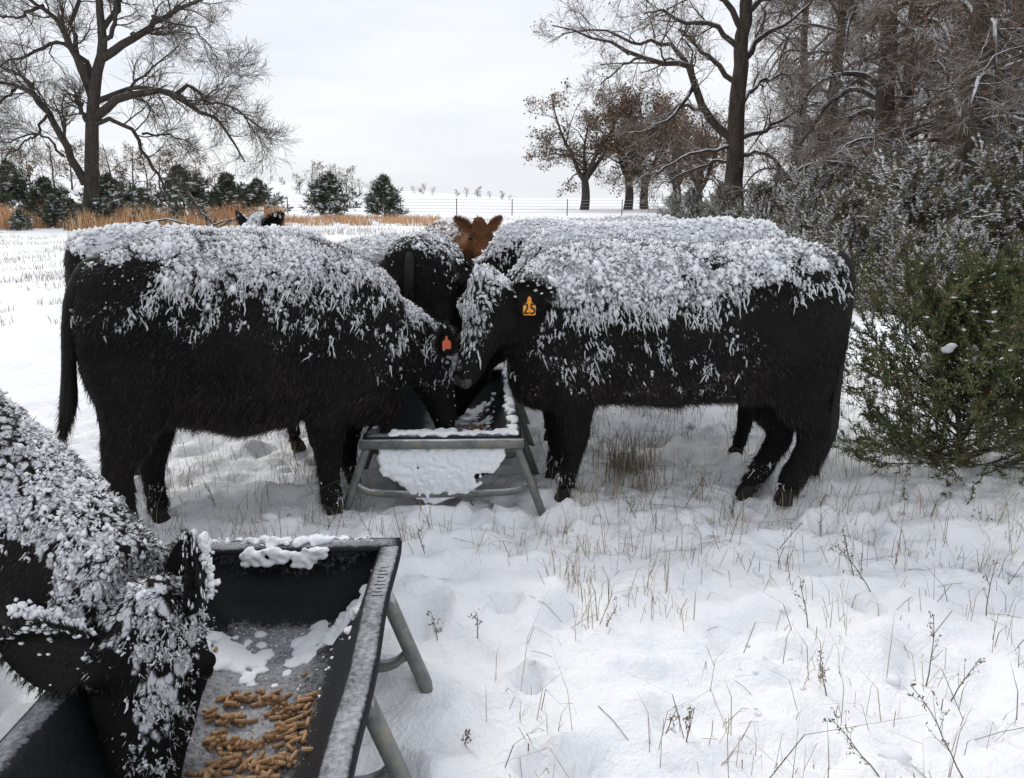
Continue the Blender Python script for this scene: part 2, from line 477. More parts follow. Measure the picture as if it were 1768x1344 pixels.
# ------------------------------------------------------------------ cattle
def loft(rings, caps=True):
    """rings (n,K,3) -> V, faces"""
    rings = np.asarray(rings); n, K, _ = rings.shape
    V = rings.reshape(-1, 3)
    i = (np.arange(n - 1) * K)[:, None]; j = np.arange(K)[None]; j2 = (j + 1) % K
    Qd = np.stack([i + j, i + j2, i + K + j2, i + K + j], -1).reshape(-1, 4)
    c0, c1 = rings[0].mean(0), rings[-1].mean(0)
    V = np.vstack([V, c0, c1]); a = len(V) - 2
    jj = np.arange(K)
    T = np.concatenate([np.stack([np.full(K, a), (jj + 1) % K, jj], 1), np.stack([np.full(K, a + 1), (n - 1) * K + jj, (n - 1) * K + (jj + 1) % K], 1)])
    return V, Qd, T
def ring(c, side, up, hw, hu, hd, K=24, e=.9):
    th = np.arange(K) * 2 * math.pi / K
    cs, sn = np.cos(th), np.sin(th)
    x = np.sign(cs) * np.abs(cs) ** e * hw; y = np.sign(sn) * np.abs(sn) ** e
    y = np.where(y > 0, y * hu, y * hd)
    return np.asarray(c) + x[:, None] * side + y[:, None] * up
def interp_rows(A, n):
    return resample(np.asarray(A, float), n)

def icos_at(c, r, M=None):
    v = ICO2[0] * r
    if M is not None: v = v @ np.asarray(M)
    return v + np.asarray(c), ICO2[1]

class Body:
    def __init__(s): s.V = []; s.F = []; s.n = 0
    def add(s, V, *Fs):
        for f in Fs: s.F.append((np.asarray(f) + s.n, 0))
        s.V.append(V); s.n += len(V)
    def torso(s, st):
        """st: rows cx, cy, ztop, zbot, hw"""
        A = interp_rows(st, 26)
        T = unit(np.gradient(A[:, :2], axis=0))
        R = []
        for a, t in zip(A, T):
            side = np.array([t[1], -t[0], 0]); zc = a[3] + (a[2] - a[3]) * .55
            R.append(ring((a[0], a[1], zc), side, np.array([0, 0, 1.]), a[4], a[2] - zc, zc - a[3], 28, .88))
        s.add(*loft(R))
    def limb(s, pts, K=14):
        """rows x,y,z,rx (along the body), ry (across)"""
        A = interp_rows(pts, 18)
        T = unit(np.gradient(A[:, :3], axis=0)); R = []
        for a, t in zip(A, T):
            f = unit(s.fwd - t * np.dot(s.fwd, t)); sd = np.cross(t, f)
            R.append(ring(a[:3], sd, f, a[4], a[3], a[3], K, 1))
        s.add(*loft(R))
    def neck(s, pts, side):
        """rows x,y,z,hw,hh"""
        A = interp_rows(pts, 16)
        T = unit(np.gradient(A[:, :3], axis=0)); R = []
        for a, t in zip(A, T):
            sd = unit(side - t * np.dot(side, t)); up = np.cross(sd, t)
            R.append(ring(a[:3], sd, up, a[3], a[4], a[4], 22, .95))
        s.add(*loft(R))
HEAD = [(-.05, .02, -.09, .055), (0, .062, -.13, .10), (.06, .075, -.17, .118), (.13, .07, -.185, .122), (.2, .058, -.175, .106),
        (.28, .046, -.135, .084), (.36, .036, -.105, .072), (.42, .032, -.092, .076), (.465, .022, -.082, .074), (.495, .0, -.06, .055)]
def head_frame(f, u):
    f = unit(np.array(f, float)); u = np.array(u, float); u = unit(u - f * np.dot(u, f)); s = np.cross(f, u)
    return f, u, s        # s = animal's right
def body_head(B, p, f, u, s, k):
    H = interp_rows(HEAD, 20) * k; R = []
    for t, top, bot, hw in H:
        zc = (top + bot) / 2 + .25 * (top - bot) / 2
        R.append(ring(p + f * t + u * zc, s, u, hw, top - zc, zc - bot, 24, .92))
    B.add(*loft(R))
    for sg in (-1, 1):      # brow and cheek
        v, fa = icos_at(p + (f * .11 + s * sg * .098 + u * .052) * k, .034 * k); B.add(v, fa)
        v, fa = icos_at(p + (f * .15 + s * sg * .06 - u * .10) * k, .075 * k); B.add(v, fa)
        v, fa = icos_at(p + (f * .455 + s * sg * .042 - u * .005) * k, .034 * k); B.add(v, fa)
    v, fa = icos_at(p + (u * .04 - f * .02) * k, .07 * k); B.add(v, fa)

def ear_mesh(base, d, nrm, Ln, W, cup=.45):
    """leaf shaped cupped ear; nrm = way the opening looks"""
    d = unit(np.array(d, float)); nrm = np.array(nrm, float); nrm = unit(nrm - d * np.dot(nrm, d)); w = np.cross(d, nrm)
    ni, nj = 12, 9
    i = np.linspace(0, 1, ni)[:, None]; j = np.linspace(-1, 1, nj)[None]
    pr = (np.sin(np.pi * np.clip(.12 + .88 * i, 0, 1) ** .85) ** .75) * (1 - .15 * i) + .02
    pr[0] = np.maximum(pr[0], .35)
    x = i * Ln - 0 * j; y = W * .5 * pr * j; z = cup * W * pr * (j ** 2) + (1 - j ** 2) * 0 - .12 * Ln * np.sin(i * 3.1)
    def mk(off): return base + (x[..., None] * d + y[..., None] * w + (z + off)[..., None] * nrm).reshape(-1, 3)
    A, Bk = mk(0), mk(0); th = .007 + .012 * (1 - i) * (1 - j ** 2) + .004
    Bk = base + (x[..., None] * d + y[..., None] * w + (z - th)[..., None] * nrm).reshape(-1, 3)
    q = (np.arange(ni - 1) * nj)[:, None] + np.arange(nj - 1)[None]
    Qa = np.stack([q, q + 1, q + nj + 1, q + nj], -1).reshape(-1, 4)
    nA = ni * nj; e = []
    per = [k for k in range(nj)] + [r * nj + nj - 1 for r in range(1, ni)] + [(ni - 1) * nj + k for k in range(nj - 2, -1, -1)] + [r * nj for r in range(ni - 2, 0, -1)]
    for a, b in zip(per, per[1:] + per[:1]): e.append([a, a + nA, b + nA, b])
    return np.vstack([A, Bk]), [Qa[:, ::-1], Qa + nA, np.array(e)]

def hairs(rng, p, n, d, ln, wd, lift):
    """single-triangle hairs"""
    d = unit(d - n * (d * n).sum(1, keepdims=True) + n * lift[:, None] + rng.normal(size=p.shape) * .16)
    sd = unit(np.cross(d, n + rng.normal(size=p.shape) * .6))
    k = len(p)
    b = p - n * .004
    V = np.stack([b - sd * wd[:, None], b + sd * wd[:, None], b + d * ln[:, None]], 1).reshape(-1, 3)
    return V, np.arange(k * 3).reshape(-1, 3)

def make_cow(label, torso, legs, neck, head, tail, cover, side, fwd, seed, voxel=.02, nfur=26000, nclump=4500, hide=None, fur=None,
             loc=None, ears=None, tags=(), csize=1.0, name='cow', hair_len=.035, hk=1.0, frost_legs=True, group='cattle feeding at the snowy troughs', drip=1.0, hoof=True, bigf=.03, brown_=False, esn=40):
    rng = np.random.default_rng(seed)
    hide = hide or M_HIDE; fur = fur or M_FUR
    loc = np.array(loc if loc is not None else (torso[len(torso) // 2][0], torso[len(torso) // 2][1], 0.))
    root = empty(name, loc, label, 'cow', group)
    B = Body(); B.fwd = unit(np.array(fwd, float))
    B.torso(torso)
    for lg in legs: B.limb(lg)
    B.neck(neck, np.array(side, float))
    hp, hf, hu = head; hp = np.array(hp, float)
    f, u, s = head_frame(hf, hu)
    body_head(B, hp, f, u, s, hk)
    me = remesh(np.vstack(B.V), B.F, voxel, 7 if voxel < .025 else 4)
    V = mverts(me); Nn = mnormals(me)
    V = V + Nn * (.011 * pnoise(V[:, 0] * 4 + V[:, 1] * 3, V[:, 2] * 4.5, 50)[:, None] + .006 * pnoise(V[:, 0] * 9 + V[:, 1] * 5, V[:, 2] * 7)[:, None] + .004 * pnoise(V[:, 0] * 26 + V[:, 1] * 20, V[:, 2] * 20, 3)[:, None])
    hl = np.stack([(V - hp) @ f, (V - hp) @ s, (V - hp) @ u], 1) / hk     # head space
    cv = cover(V, Nn, hl)
    set_verts(me, V - loc)
    at = me.attributes.new('snow', 'FLOAT', 'POINT'); at.data.foreach_set('value', cv.astype(np.float32))
    me.materials.clear(); me.materials.append(hide)
    ob = link('body', me, root)
    # hair
    p, n, t, w = sample(me, nfur, rng); pw = p + loc
    hh = np.stack([(pw - hp) @ f, (pw - hp) @ s, (pw - hp) @ u], 1) / hk
    inhead = (hh[:, 0] > -.02) & (hh[:, 0] < .52) & (np.abs(hh[:, 1]) < .16) & (hh[:, 2] > -.22) & (hh[:, 2] < .14)
    keep = ~(inhead & (hh[:, 0] > .43)); cvp = (cv[t] * w).sum(1)
    d = np.where(inhead[:, None], f * 1.0 + np.array([0, 0, -.4]), np.array([0, 0, -1.]) - B.fwd * .55)
    sw = .7 * pnoise(pw[:, 0] * 6 + pw[:, 1] * 3, pw[:, 2] * 5, 4)
    d = d + B.fwd * sw[:, None]
    ln = hair_len * rng.uniform(.5, 1.3, nfur) * np.where(inhead, .55, 1.) * np.where(n[:, 2] < -.3, 1.5, 1.)
    V1, F1 = hairs(rng, p[keep], n[keep], d[keep], ln[keep], np.full(keep.sum(), .0016 if voxel < .025 else .003), rng.uniform(.12, .5, keep.sum()))
    tone = np.repeat(np.clip(rng.random(keep.sum()) ** 2.4 * .9 + .3 * np.maximum(0, -n[keep][:, 2]) + .3 * pnoise(pw[keep][:, 0] * 4, pw[keep][:, 2] * 6, 9), 0, 1), 3)
    fo = link('coat_fur', mesh_arrays('coat_fur', V1, [(F1, 0)], [fur], {'tone': tone}, False), root); fo['kind'] = 'stuff'
    # snow clumps
    if nclump:
        ns = int(nclump * 14)
        p, n, t, w = sample(me, ns, rng); pw = p + loc
        c = (cv[t] * w).sum(1)
        cl = .24 + .8 * pnoise(pw[:, 0] * 8 + pw[:, 1] * 6, pw[:, 2] * 9 - pw[:, 1] * 5, 18) + .7 * pnoise(pw[:, 0] * 15 + pw[:, 1] * 10, pw[:, 2] * 13 + pw[:, 1] * 5, 6) + .6 * pnoise(pw[:, 0] * 38 + pw[:, 1] * 27, pw[:, 2] * 24 - pw[:, 1] * 19, 12)
        acc = rng.random(ns) < c * np.clip((c * .85 - .42 + cl * .9) * 2.2, 0, 1)
        idx = np.where(acc)[0]
        idx = idx[:nclump]
        p, n, c, pw = p[idx], n[idx], c[idx], pw[idx]; k = len(idx)
        sidef = np.clip(1 - n[:, 2] * 1.3, 0, 1) * drip
        dn = np.array([0, 0, -1.]) - B.fwd * .16 + rng.normal(size=(k, 3)) * .24
        dn = unit(dn - n * (dn * n).sum(1, keepdims=True)); cr_ = np.cross(n, dn)
        big = rng.random(k) ** 3
        thick = np.clip((c - .25) * 1.4, .25, 1)
        sz = (.0044 + .0085 * big) * np.where((((pw - hp) @ f) > -.03 * hk) & (((pw - hp) @ f) < .55) & (np.abs((pw - hp) @ s) < .18) & (np.abs((pw - hp) @ u) < .25), .72, 1.) * csize * (.65 + .5 * thick)
        el = 1 + sidef * (.1 + rng.random(k) ** 3 * 1.6) * np.clip(1.25 - c, .3, 1)
        V2, F2, nb = blobs(rng, p + n * (sz * .35)[:, None] + dn * (sz * el * .3)[:, None], n, dn, cr_, sz * rng.uniform(.65, 1.05, k), sz * el * rng.uniform(.8, 1.3, k), sz * rng.uniform(.6, 1.1, k), OCT, .3)
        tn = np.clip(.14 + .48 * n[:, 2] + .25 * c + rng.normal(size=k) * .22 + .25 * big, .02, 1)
        tones = [np.repeat(tn, nb)]
        # bigger rounded lumps
        Vs, Fs, off = [V2], [(F2, 0)], len(V2)
        nb2 = max(10, int(k * bigf))
        j = rng.choice(k, nb2, replace=False, p=(c ** 2 + 1e-6) / (c ** 2 + 1e-6).sum())
        s2 = (.008 + .013 * rng.random(nb2) ** 2) * csize
        V3, F3, nbb = blobs(rng, p[j] + n[j] * (s2 * .3)[:, None], n[j], dn[j], cr_[j], s2 * .75, s2 * rng.uniform(.8, 1.5, nb2), s2 * rng.uniform(.6, 1.1, nb2), ICO1, .24)
        Vs.append(V3); Fs.append((F3 + off, 0)); off += len(V3); tones.append(np.repeat(np.clip(tn[j] + .25, 0, 1), nbb))
        # long frozen drips on the flanks
        jj = np.where((np.abs(n[:, 2]) < .55) & (c < .75) & (c > .08))[0]
        if len(jj) > 5 and drip > 0:
            jj = rng.choice(jj, min(len(jj), max(6, k // 14)), replace=False); m = len(jj)
            Ls = (.014 + .05 * rng.random(m) ** 2) * csize * drip; st = []
            q = p[jj] + n[jj] * .010; dd = dn[jj]
            for a in range(5):
                st.append(q); q = q + dd * (Ls / 4)[:, None] + rng.normal(size=(m, 3)) * .003
            V4, F4 = tubes(np.stack(st, 1), (rng.uniform(.0018, .004, m) * csize)[:, None] * np.array([1, .9, 1.0, .75, .25])[None], 5, True)
            for q4 in F4: Fs.append((q4 + off, 0))
            Vs.append(V4); tones.append(np.repeat(rng.uniform(.2, .7, m), 25))
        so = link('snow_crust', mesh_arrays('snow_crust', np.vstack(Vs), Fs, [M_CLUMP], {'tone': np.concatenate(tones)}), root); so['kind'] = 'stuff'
        # rimed hair and dark hair poking through the crust
        if voxel < .025:
            for part, m_, cnt_, lo_, hi_, wd_, lf_ in (('rimed_hair', M_RIME, 34000, .010, .028, .0019, (.1, .45)), ('wet_hair', fur, 30000, .014, .03, .0017, (.45, 1.1))):
                p, n, t, w = sample(me, cnt_ * 2, rng); pw = p + loc; c = (cv[t] * w).sum(1)
                st_ = .34 + .8 * pnoise(pw[:, 0] * 24 + pw[:, 1] * 16, pw[:, 2] * 9, 41) + (.9 if part == 'rimed_hair' else -.5) * pnoise(pw[:, 0] * 8 + pw[:, 1] * 6, pw[:, 2] * 9 - pw[:, 1] * 5, 18)
                keep = (c > .06) & (rng.random(len(c)) < np.clip((c + .3) * np.clip(st_, .05, 1), 0, 1))
                p, n, c = p[keep][:cnt_], n[keep][:cnt_], c[keep][:cnt_]; k_ = len(p)
                d = np.array([0, 0, -1.]) - B.fwd * .3 + rng.normal(size=(k_, 3)) * .3
                q_ = (.006 if part == 'rimed_hair' else .008) * np.clip(c, .2, 1)
                hv, hf_ = hairs(rng, p + n * q_[:, None], n, d, csize * rng.uniform(lo_, hi_, k_), np.full(k_, wd_), rng.uniform(*lf_, k_))
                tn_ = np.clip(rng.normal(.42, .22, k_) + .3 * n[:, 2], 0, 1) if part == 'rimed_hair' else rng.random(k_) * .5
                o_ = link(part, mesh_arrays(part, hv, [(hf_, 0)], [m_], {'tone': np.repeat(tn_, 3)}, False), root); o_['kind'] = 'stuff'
    # eyes, muzzle, nostrils
    for sg in (-1, 1):
        v, fa = icos_at(hp + (f * .135 + s * sg * .106 + u * .022) * hk, .021 * hk)
        e = MB(); e.add(v, fa); e.build('eye', M_EYE, root, origin=loc)
    R = []
    for tt, top, bot, hw in ((.44, .024, -.045, .066), (.465, .024, -.05, .07), (.488, .014, -.05, .064), (.503, -.004, -.045, .045), (.508, -.015, -.035, .02)):
        zc = (top + bot) / 2
        R.append(ring(hp + (f * tt + u * zc) * hk, s, u, hw * hk, (top - zc) * hk, (zc - bot) * hk, 20, .85))
    V5, Q5, T5 = loft(R); mz = MB(); mz.add(V5, [Q5, T5]); mo = mz.build('muzzle', M_SKIN, root, origin=loc)
    for sg in (-1, 1):
        nb_ = MB(); v, fa = icos_at(hp + (f * .492 + s * sg * .042 - u * .002) * hk, .015 * hk, np.diag([1, 1, .7])); nb_.add(v, fa)
        nb_.build('nostril', M_EYE, mo, origin=loc)
    # ears
    if ears is None:
        ears = []
        for sg in (-1, 1):
            ears.append((hp + (f * .02 + s * sg * .09 + u * .005) * hk, s * sg * .9 - f * .15 + np.array([0, 0, .12 if nclump > 9000 else .55]), f * .8 - np.array([0, 0, .1]) + u * .5, .165 * hk, .1 * hk))
    eo = []
    for eb, ed, en, el_, ew in ears:
        v, fs = ear_mesh(np.array(eb, float), ed, en, el_, ew)
        m = MB(); m.add(v, fs, 0, .3 if brown_ else .08)
        # fringe
        idx = rng.integers(0, 108, 2400)
        pp = v[idx] + rng.normal(size=(2400, 3)) * .004
        jv = (idx % 9) / 4 - 1
        dd = unit(np.array(ed, float)); nn_ = unit(np.array(en, float)); ww = np.cross(dd, nn_)
        dir_ = ww[None] * jv[:, None] * 1.3 + dd * .5 + rng.normal(size=(2400, 3)) * .25
        hv, hf_ = hairs(rng, pp, np.tile(nn_, (2400, 1)), dir_, rng.uniform(.012, .03, 2400) * (.4 + .8 * np.abs(jv)), np.full(2400, .0012), rng.uniform(0, .5, 2400))
        m.add(hv, hf_, 0, np.repeat(rng.random(2400) * (1 if brown_ else .45), 3))
        o = m.build('ear', [fur], root, origin=loc); eo.append(o)
        ks = int(esn * (not brown_))       # snow caught along the ear's back
        if ks:
            ii_ = rng.integers(0, 216, ks)
            z = v[ii_] * .5 + v[np.clip(ii_ + rng.choice([-9, -1, 1, 9], ks), 0, 215)] * .5 + rng.normal(size=(ks, 3)) * .004; ez = np.tile(unit(np.array([0, 0, 1.]) - nn_ * .6), (ks, 1)); ex = np.tile(dd, (ks, 1)); ey = np.cross(ez, ex)
            ze = np.quantile(v[:, 2], .80); top = (z[:, 2] > ze - .012 * rng.random(ks)) | ((ii_ >= 108) & (rng.random(ks) < .5))
            z, ex, ey, ez = z[top], ex[top], ey[top], ez[top]; kk = len(z)
            if kk:
                sz = rng.uniform(.004, .0095, kk) * csize
                v2, f2, nb = blobs(rng, z + np.where(ii_[top] >= 108, -1, 0)[:, None] * nn_ * .006, ex, unit(ey), ez, sz * 1.3, sz, sz * .8, ICO1, .2)
                q = MB(); q.add(v2, f2, 0, np.repeat(rng.uniform(.45, 1, kk), nb)); qo = q.build('ear_snow', [M_CLUMP], o, origin=loc); qo['kind'] = 'stuff'
    # tail
    if tail is not None:
        A = interp_rows(tail, 22)
        m = MB(); m.tube(A[:, :3], A[:, 3], 10, 0, .2)
        nt_ = 3500; i = rng.integers(0, 21, nt_); w = rng.random(nt_)[:, None]
        c = A[i, :3] * (1 - w) + A[i + 1, :3] * w; r = A[i, 3]
        th = rng.normal(size=(nt_, 3)); tt = unit(A[i + 1, :3] - A[i, :3]); th = unit(th - tt * (th * tt).sum(1, keepdims=True))
        low = i / 21.
        hv, hf_ = hairs(rng, c + th * r[:, None] * .9, th, tt, .03 + .06 * low * rng.random(nt_), np.full(nt_, .0016), .25 * rng.random(nt_))
        m.add(hv, hf_, 0, np.repeat(rng.random(nt_) ** 1.5, 3))
        m.build('tail', [fur], root, origin=loc)
    # hooves
    for lg in legs if hoof else ():
        a = np.array(lg[-1], float); fz = B.fwd
        sd = np.cross(fz, [0, 0, 1.])
        m = MB()
        for sg in (-1, 1):
            R = [ring(a[:3] + sd * sg * .026 + fz * o + np.array([0, 0, z]), sd, fz, .024 * q, .05 * q, .04 * q, 12, .9) for z, q, o in ((.015, .62, -.01), (-.01, .8, .0), (-.045, .9, .008), (-.065, .9, .008))]
            v, q4, t3 = loft(R); m.add(v, [q4, t3])
        m.build('hoof', M_HOOF, root, origin=loc)
    # ear tags
    for (tp, tn_, tu, col, txt, size) in tags:
        tn_ = unit(np.array(tn_, float)); tu = np.array(tu, float); tu = unit(tu - tn_ * np.dot(tu, tn_)); tr = np.cross(tu, tn_)
        pr = [(-.5, -1), (.5, -1), (.58, -.9), (.58, -.15), (.5, .05), (.2, .22), (.17, .55), (.1, .72), (-.1, .72), (-.17, .55), (-.2, .22), (-.5, .05), (-.58, -.15), (-.58, -.9)]
        a = np.array(pr) * size; k = len(a)
        fr = tp + a[:, :1] * tr + a[:, 1:] * tu + tn_ * .0012; bk = fr - tn_ * .0024
        m = MB(); me2 = bpy.data.meshes.new('ear_tag')
        me2.from_pydata([tuple(x - loc) for x in np.vstack([fr, bk])], [], [list(range(k)), list(range(2 * k - 1, k - 1, -1))] + [[i, i + k, (i + 1) % k + k, (i + 1) % k] for i in range(k)])
        me2.materials.append(col); to = link('ear_tag', me2, root)
        v, fa = icos_at(tp + tu * size * .5 + tn_ * .002, .1 * size); m.add(v, fa); m.build('rivet', col, to, origin=loc)
        if txt:
            cu = bpy.data.curves.new('txt', 'FONT'); cu.body = txt; cu.size = size * 1.25; cu.align_x = 'CENTER'; cu.align_y = 'CENTER'
            cu.extrude = .0004; cu.offset = .0006
            co = bpy.data.objects.new('txt', cu); COL.objects.link(co)
            dg = bpy.context.evaluated_depsgraph_get(); tm = bpy.data.meshes.new_from_object(co.evaluated_get(dg)); bpy.data.objects.remove(co)
            x = mverts(tm); x[:, 1] *= 1.15
            x = tp - tu * size * .45 + tn_ * .0026 + x[:, :1] * tr + x[:, 1:2] * tu + x[:, 2:] * tn_ - loc
            set_verts(tm, x); tm.materials.clear(); tm.materials.append(M_INK); link('tag_number', tm, to)
    return root

def leg(pts):
    """rows: px, py, Y, radius along, radius across -> world"""
    return [(*P(a, b, c), d, e) for a, b, c, d, e in pts]

# --- cow on the left, head down in the middle trough
def lineY(p0, p1, n):     # station pixel -> centre line
    pass
def st(px, ptop, pbot, Y, hw):
    a, b = P(px, ptop, Y), P(px, pbot, Y)
    return (a[0], Y, a[2], b[2], hw)
A_t = [st(121, 505, 640, 3.36, .12), st(140, 462, 690, 3.38, .21), st(190, 436, 722, 3.42, .255), st(250, 420, 735, 3.48, .28),
       st(320, 410, 738, 3.55, .30), st(400, 407, 748, 3.62, .33), st(480, 410, 728, 3.68, .33), st(545, 420, 706, 3.74, .30), st(600, 437, 728, 3.80, .27), st(650, 462, 728, 3.86, .22), st(680, 492, 700, 3.9, .14)]
A_legs = [leg([(205, 600, 3.30, .17, .10), (235, 690, 3.22, .15, .09), (222, 755, 3.2, .115, .075), (203, 805, 3.2, .075, .06), (208, 850, 3.2, .056, .052), (218, 890, 3.2, .052, .05), (222, 925, 3.2, .055, .052)]),
          leg([(215, 610, 3.55, .16, .1), (262, 690, 3.56, .13, .09), (268, 750, 3.56, .09, .07), (262, 800, 3.56, .064, .056), (265, 845, 3.55, .054, .05), (273, 878, 3.55, .056, .052)]),
          leg([(590, 620, 3.64, .16, .09), (572, 690, 3.58, .12, .085), (568, 750, 3.56, .085, .07), (570, 800, 3.55, .064, .058), (572, 845, 3.55, .054, .052), (573, 873, 3.55, .062, .056)]),
          leg([(610, 640, 3.95, .14, .09), (600, 720, 4.0, .09, .07), (600, 770, 4.0, .055, .05), (605, 812, 4.0, .052, .048)])]
A_neck = [(*P(600, 570, 3.8), .24, .32), (*P(660, 590, 3.88), .19, .25), (*P(705, 600, 3.93), .155, .2), (*P(742, 612, 3.97), .12, .15)]
def cover_A(V, n, hl):
    x = V[:, 0]; z = V[:, 2]
    zb = np.interp(x, [-2.05, -1.85, -1.6, -1.3, -1.0, -.75, -.55], [1.02, .97, .97, .93, .86, .76, .62])
    zb = zb + .05 * pnoise(x * 6, V[:, 1] * 4, 2) + .05 * pnoise(x * 19, z * 3, 5)
    c = (.45 * sstep(-.06, .05, z - zb + .07 * pnoise(x * 11, z * 5, 33)) + .55 * sstep(.0, .25, z - zb)) * (.62 + .38 * sstep(0, .75, n[:, 2]))
    bare = (1 - sstep(-1.62, -1.42, x + .06 * pnoise(z * 9, x * 5, 4))) * (1 - sstep(.68, .85, n[:, 2])) * sstep(1.06, 1.1, z)
    c *= (1 - .92 * bare) * np.interp(x, [-2.05, -1.92, -1.8, -1.66], [.05, .1, .45, .85])
    c *= 1 - .5 * sstep(-1.0, -.6, x) * (1 - sstep(.3, .8, n[:, 2]))
    ih = (hl[:, 0] > -.02) & (hl[:, 0] < .55) & (np.abs(hl[:, 1]) < .2) & (hl[:, 2] < .15)
    c = np.where(ih, .55 * (1 - sstep(.08, .3, hl[:, 0])) * sstep(-.12, .04, hl[:, 2]) + .05, c)
    c = np.where((z < .17), .1, c)
    return np.clip(c, 0, 1)
A_fwd = unit([1.33, .5, 0]); A_side = np.array([.35, -.94, 0])
A_hp = P(752, 588, 3.97)
make_cow('black cow on the left in side view, head down in the middle trough', A_t, A_legs, A_neck, (A_hp, (.16, -.1, -.98), (.94, .05, .2)),
         [(*P(195, 452, 3.4), .03), (*P(155, 462, 3.34), .04), (*P(128, 510, 3.29), .036), (*P(119, 570, 3.27), .031), (*P(119, 640, 3.26), .03), (*P(118, 700, 3.26), .036), (*P(108, 757, 3.26), .01)],
         cover_A, A_side, A_fwd, 1, voxel=.017, nfur=70000, nclump=17000, esn=25, hair_len=.038, bigf=.004,
         ears=[(P(766, 612, 3.74), (.06, -.25, .95), (.45, -.88, .1), .165, .1), (A_hp + np.array([.0, .1, 0]), (0, .9, .25), (.7, .3, -.3), .15, .1)],
         tags=[(P(771, 590, 3.66), (.15, -1, .1), (0, 0, 1), M_RTAG, None, .036)])

# --- cow on the right facing left, numbered tag
B_t = [st(1466, 500, 600, 3.78, .08), st(1450, 444, 672, 3.79, .19), st(1405, 420, 690, 3.81, .255), st(1330, 416, 690, 3.83, .28),
       st(1240, 422, 692, 3.86, .31), st(1150, 424, 698, 3.89, .34), st(1060, 420, 692, 3.92, .33), st(990, 425, 700, 3.95, .29), st(940, 440, 705, 3.97, .25), st(900, 475, 695, 3.99, .18), st(880, 520, 670, 4.0, .1)]
B_legs = [leg([(1395, 580, 3.68, .19, .1), (1385, 680, 3.65, .15, .09), (1402, 735, 3.66, .086, .07), (1396, 775, 3.66, .063, .06), (1374, 815, 3.67, .062, .058), (1358, 848, 3.67, .058, .052)]),
          leg([(1370, 600, 3.95, .17, .1), (1335, 690, 3.94, .13, .09), (1347, 745, 3.92, .08, .07), (1328, 785, 3.88, .058, .056), (1305, 822, 3.84, .052, .05), (1290, 840, 3.82, .058, .052)]),
          leg([(960, 600, 3.82, .15, .09), (990, 680, 3.79, .12, .085), (992, 735, 3.79, .085, .065), (988, 785, 3.8, .056, .05), (980, 820, 3.8, .052, .05), (975, 843, 3.8, .056, .052)]),
          leg([(950, 620, 4.1, .14, .09), (962, 700, 4.08, .09, .07), (962, 760, 4.07, .055, .05), (957, 810, 4.07, .054, .05)])]
B_neck = [(*P(965, 560, 3.93), .24, .31), (*P(920, 560, 3.92), .19, .24), (*P(890, 548, 3.88), .15, .18), (*P(868, 535, 3.82), .12, .15)]
def cover_B(V, n, hl):
    x = V[:, 0]; z = V[:, 2]
    zb = np.interp(x, [0, .25, .5, .8, 1.1, 1.3, 1.7], [.84, .80, .88, .9, .96, 1.06, 1.05])
    zb = zb + .05 * pnoise(x * 7, V[:, 1] * 4, 12) + .05 * pnoise(x * 19, z * 3, 15)
    c = (.45 * sstep(-.08, .04, z - zb + .07 * pnoise(x * 11, z * 5, 34)) + .55 * sstep(.0, .16, z - zb)) * (.6 + .4 * sstep(-.1, .6, n[:, 2]))
    c *= 1 - .62 * sstep(.6, 1.0, x) * sstep(1.06, 1.14, z) * (1 - sstep(1.18, 1.26, z)) * sstep(-.05, .35, pnoise(x * 7, z * 12, 7))
    low = np.interp(x, [.1, .3, .55, .85, 1.05, 1.2], [.16, .36, .28, .45, .38, 0]) * sstep(.52, .6, z)
    c = np.maximum(c, low * (.6 + .7 * pnoise(x * 9, z * 4, 3)))
    c *= np.interp(x, [1.3, 1.5, 1.62], [1, .95, .4])
    ih = (hl[:, 0] > .0) & (hl[:, 0] < .55) & (np.abs(hl[:, 1]) < .2) & (hl[:, 2] < .15) & (hl[:, 2] > -.25)
    ch = .85 * sstep(-.045, .03, hl[:, 2] + .02 * pnoise(hl[:, 0] * 30, hl[:, 1] * 30)) * (1 - .35 * sstep(.3, .42, hl[:, 0])) * .8
    c = np.where(ih, ch * (hl[:, 0] < .43), c)
    c = np.where(z < .17, .1, c)
    return np.clip(c, 0, 1)
B_hp = P(846, 492, 3.76)
make_cow('black cow on the right facing left, with an orange ear tag numbered 25', B_t, B_legs, B_neck, (B_hp, (-.30, -.24, -.92), (-.82, -.42, .36)),
         [(*P(1446, 440, 3.78), .035), (*P(1462, 470, 3.74), .04), (*P(1458, 540, 3.7), .036), (*P(1450, 610, 3.68), .028), (*P(1442, 680, 3.67), .026), (*P(1432, 745, 3.67), .036), (*P(1408, 815, 3.67), .010)],
         cover_B, np.array([-.05, .99, 0]), (-1, .1, 0), 2, voxel=.017, nfur=70000, nclump=17000, esn=110, hk=1.02, hair_len=.034, csize=1.05, bigf=.03,
         ears=[(P(893, 510, 3.72), (.88, -.4, .16), (-.25, -1, -.1), .19, .15), (P(822, 478, 3.86), (-.62, .25, .45), (-.5, -.8, .1), .13, .09)],
         tags=[(P(914, 526, 3.55), (-.12, -1, -.02), (0, 0, 1), M_TAG, '25', .05)])

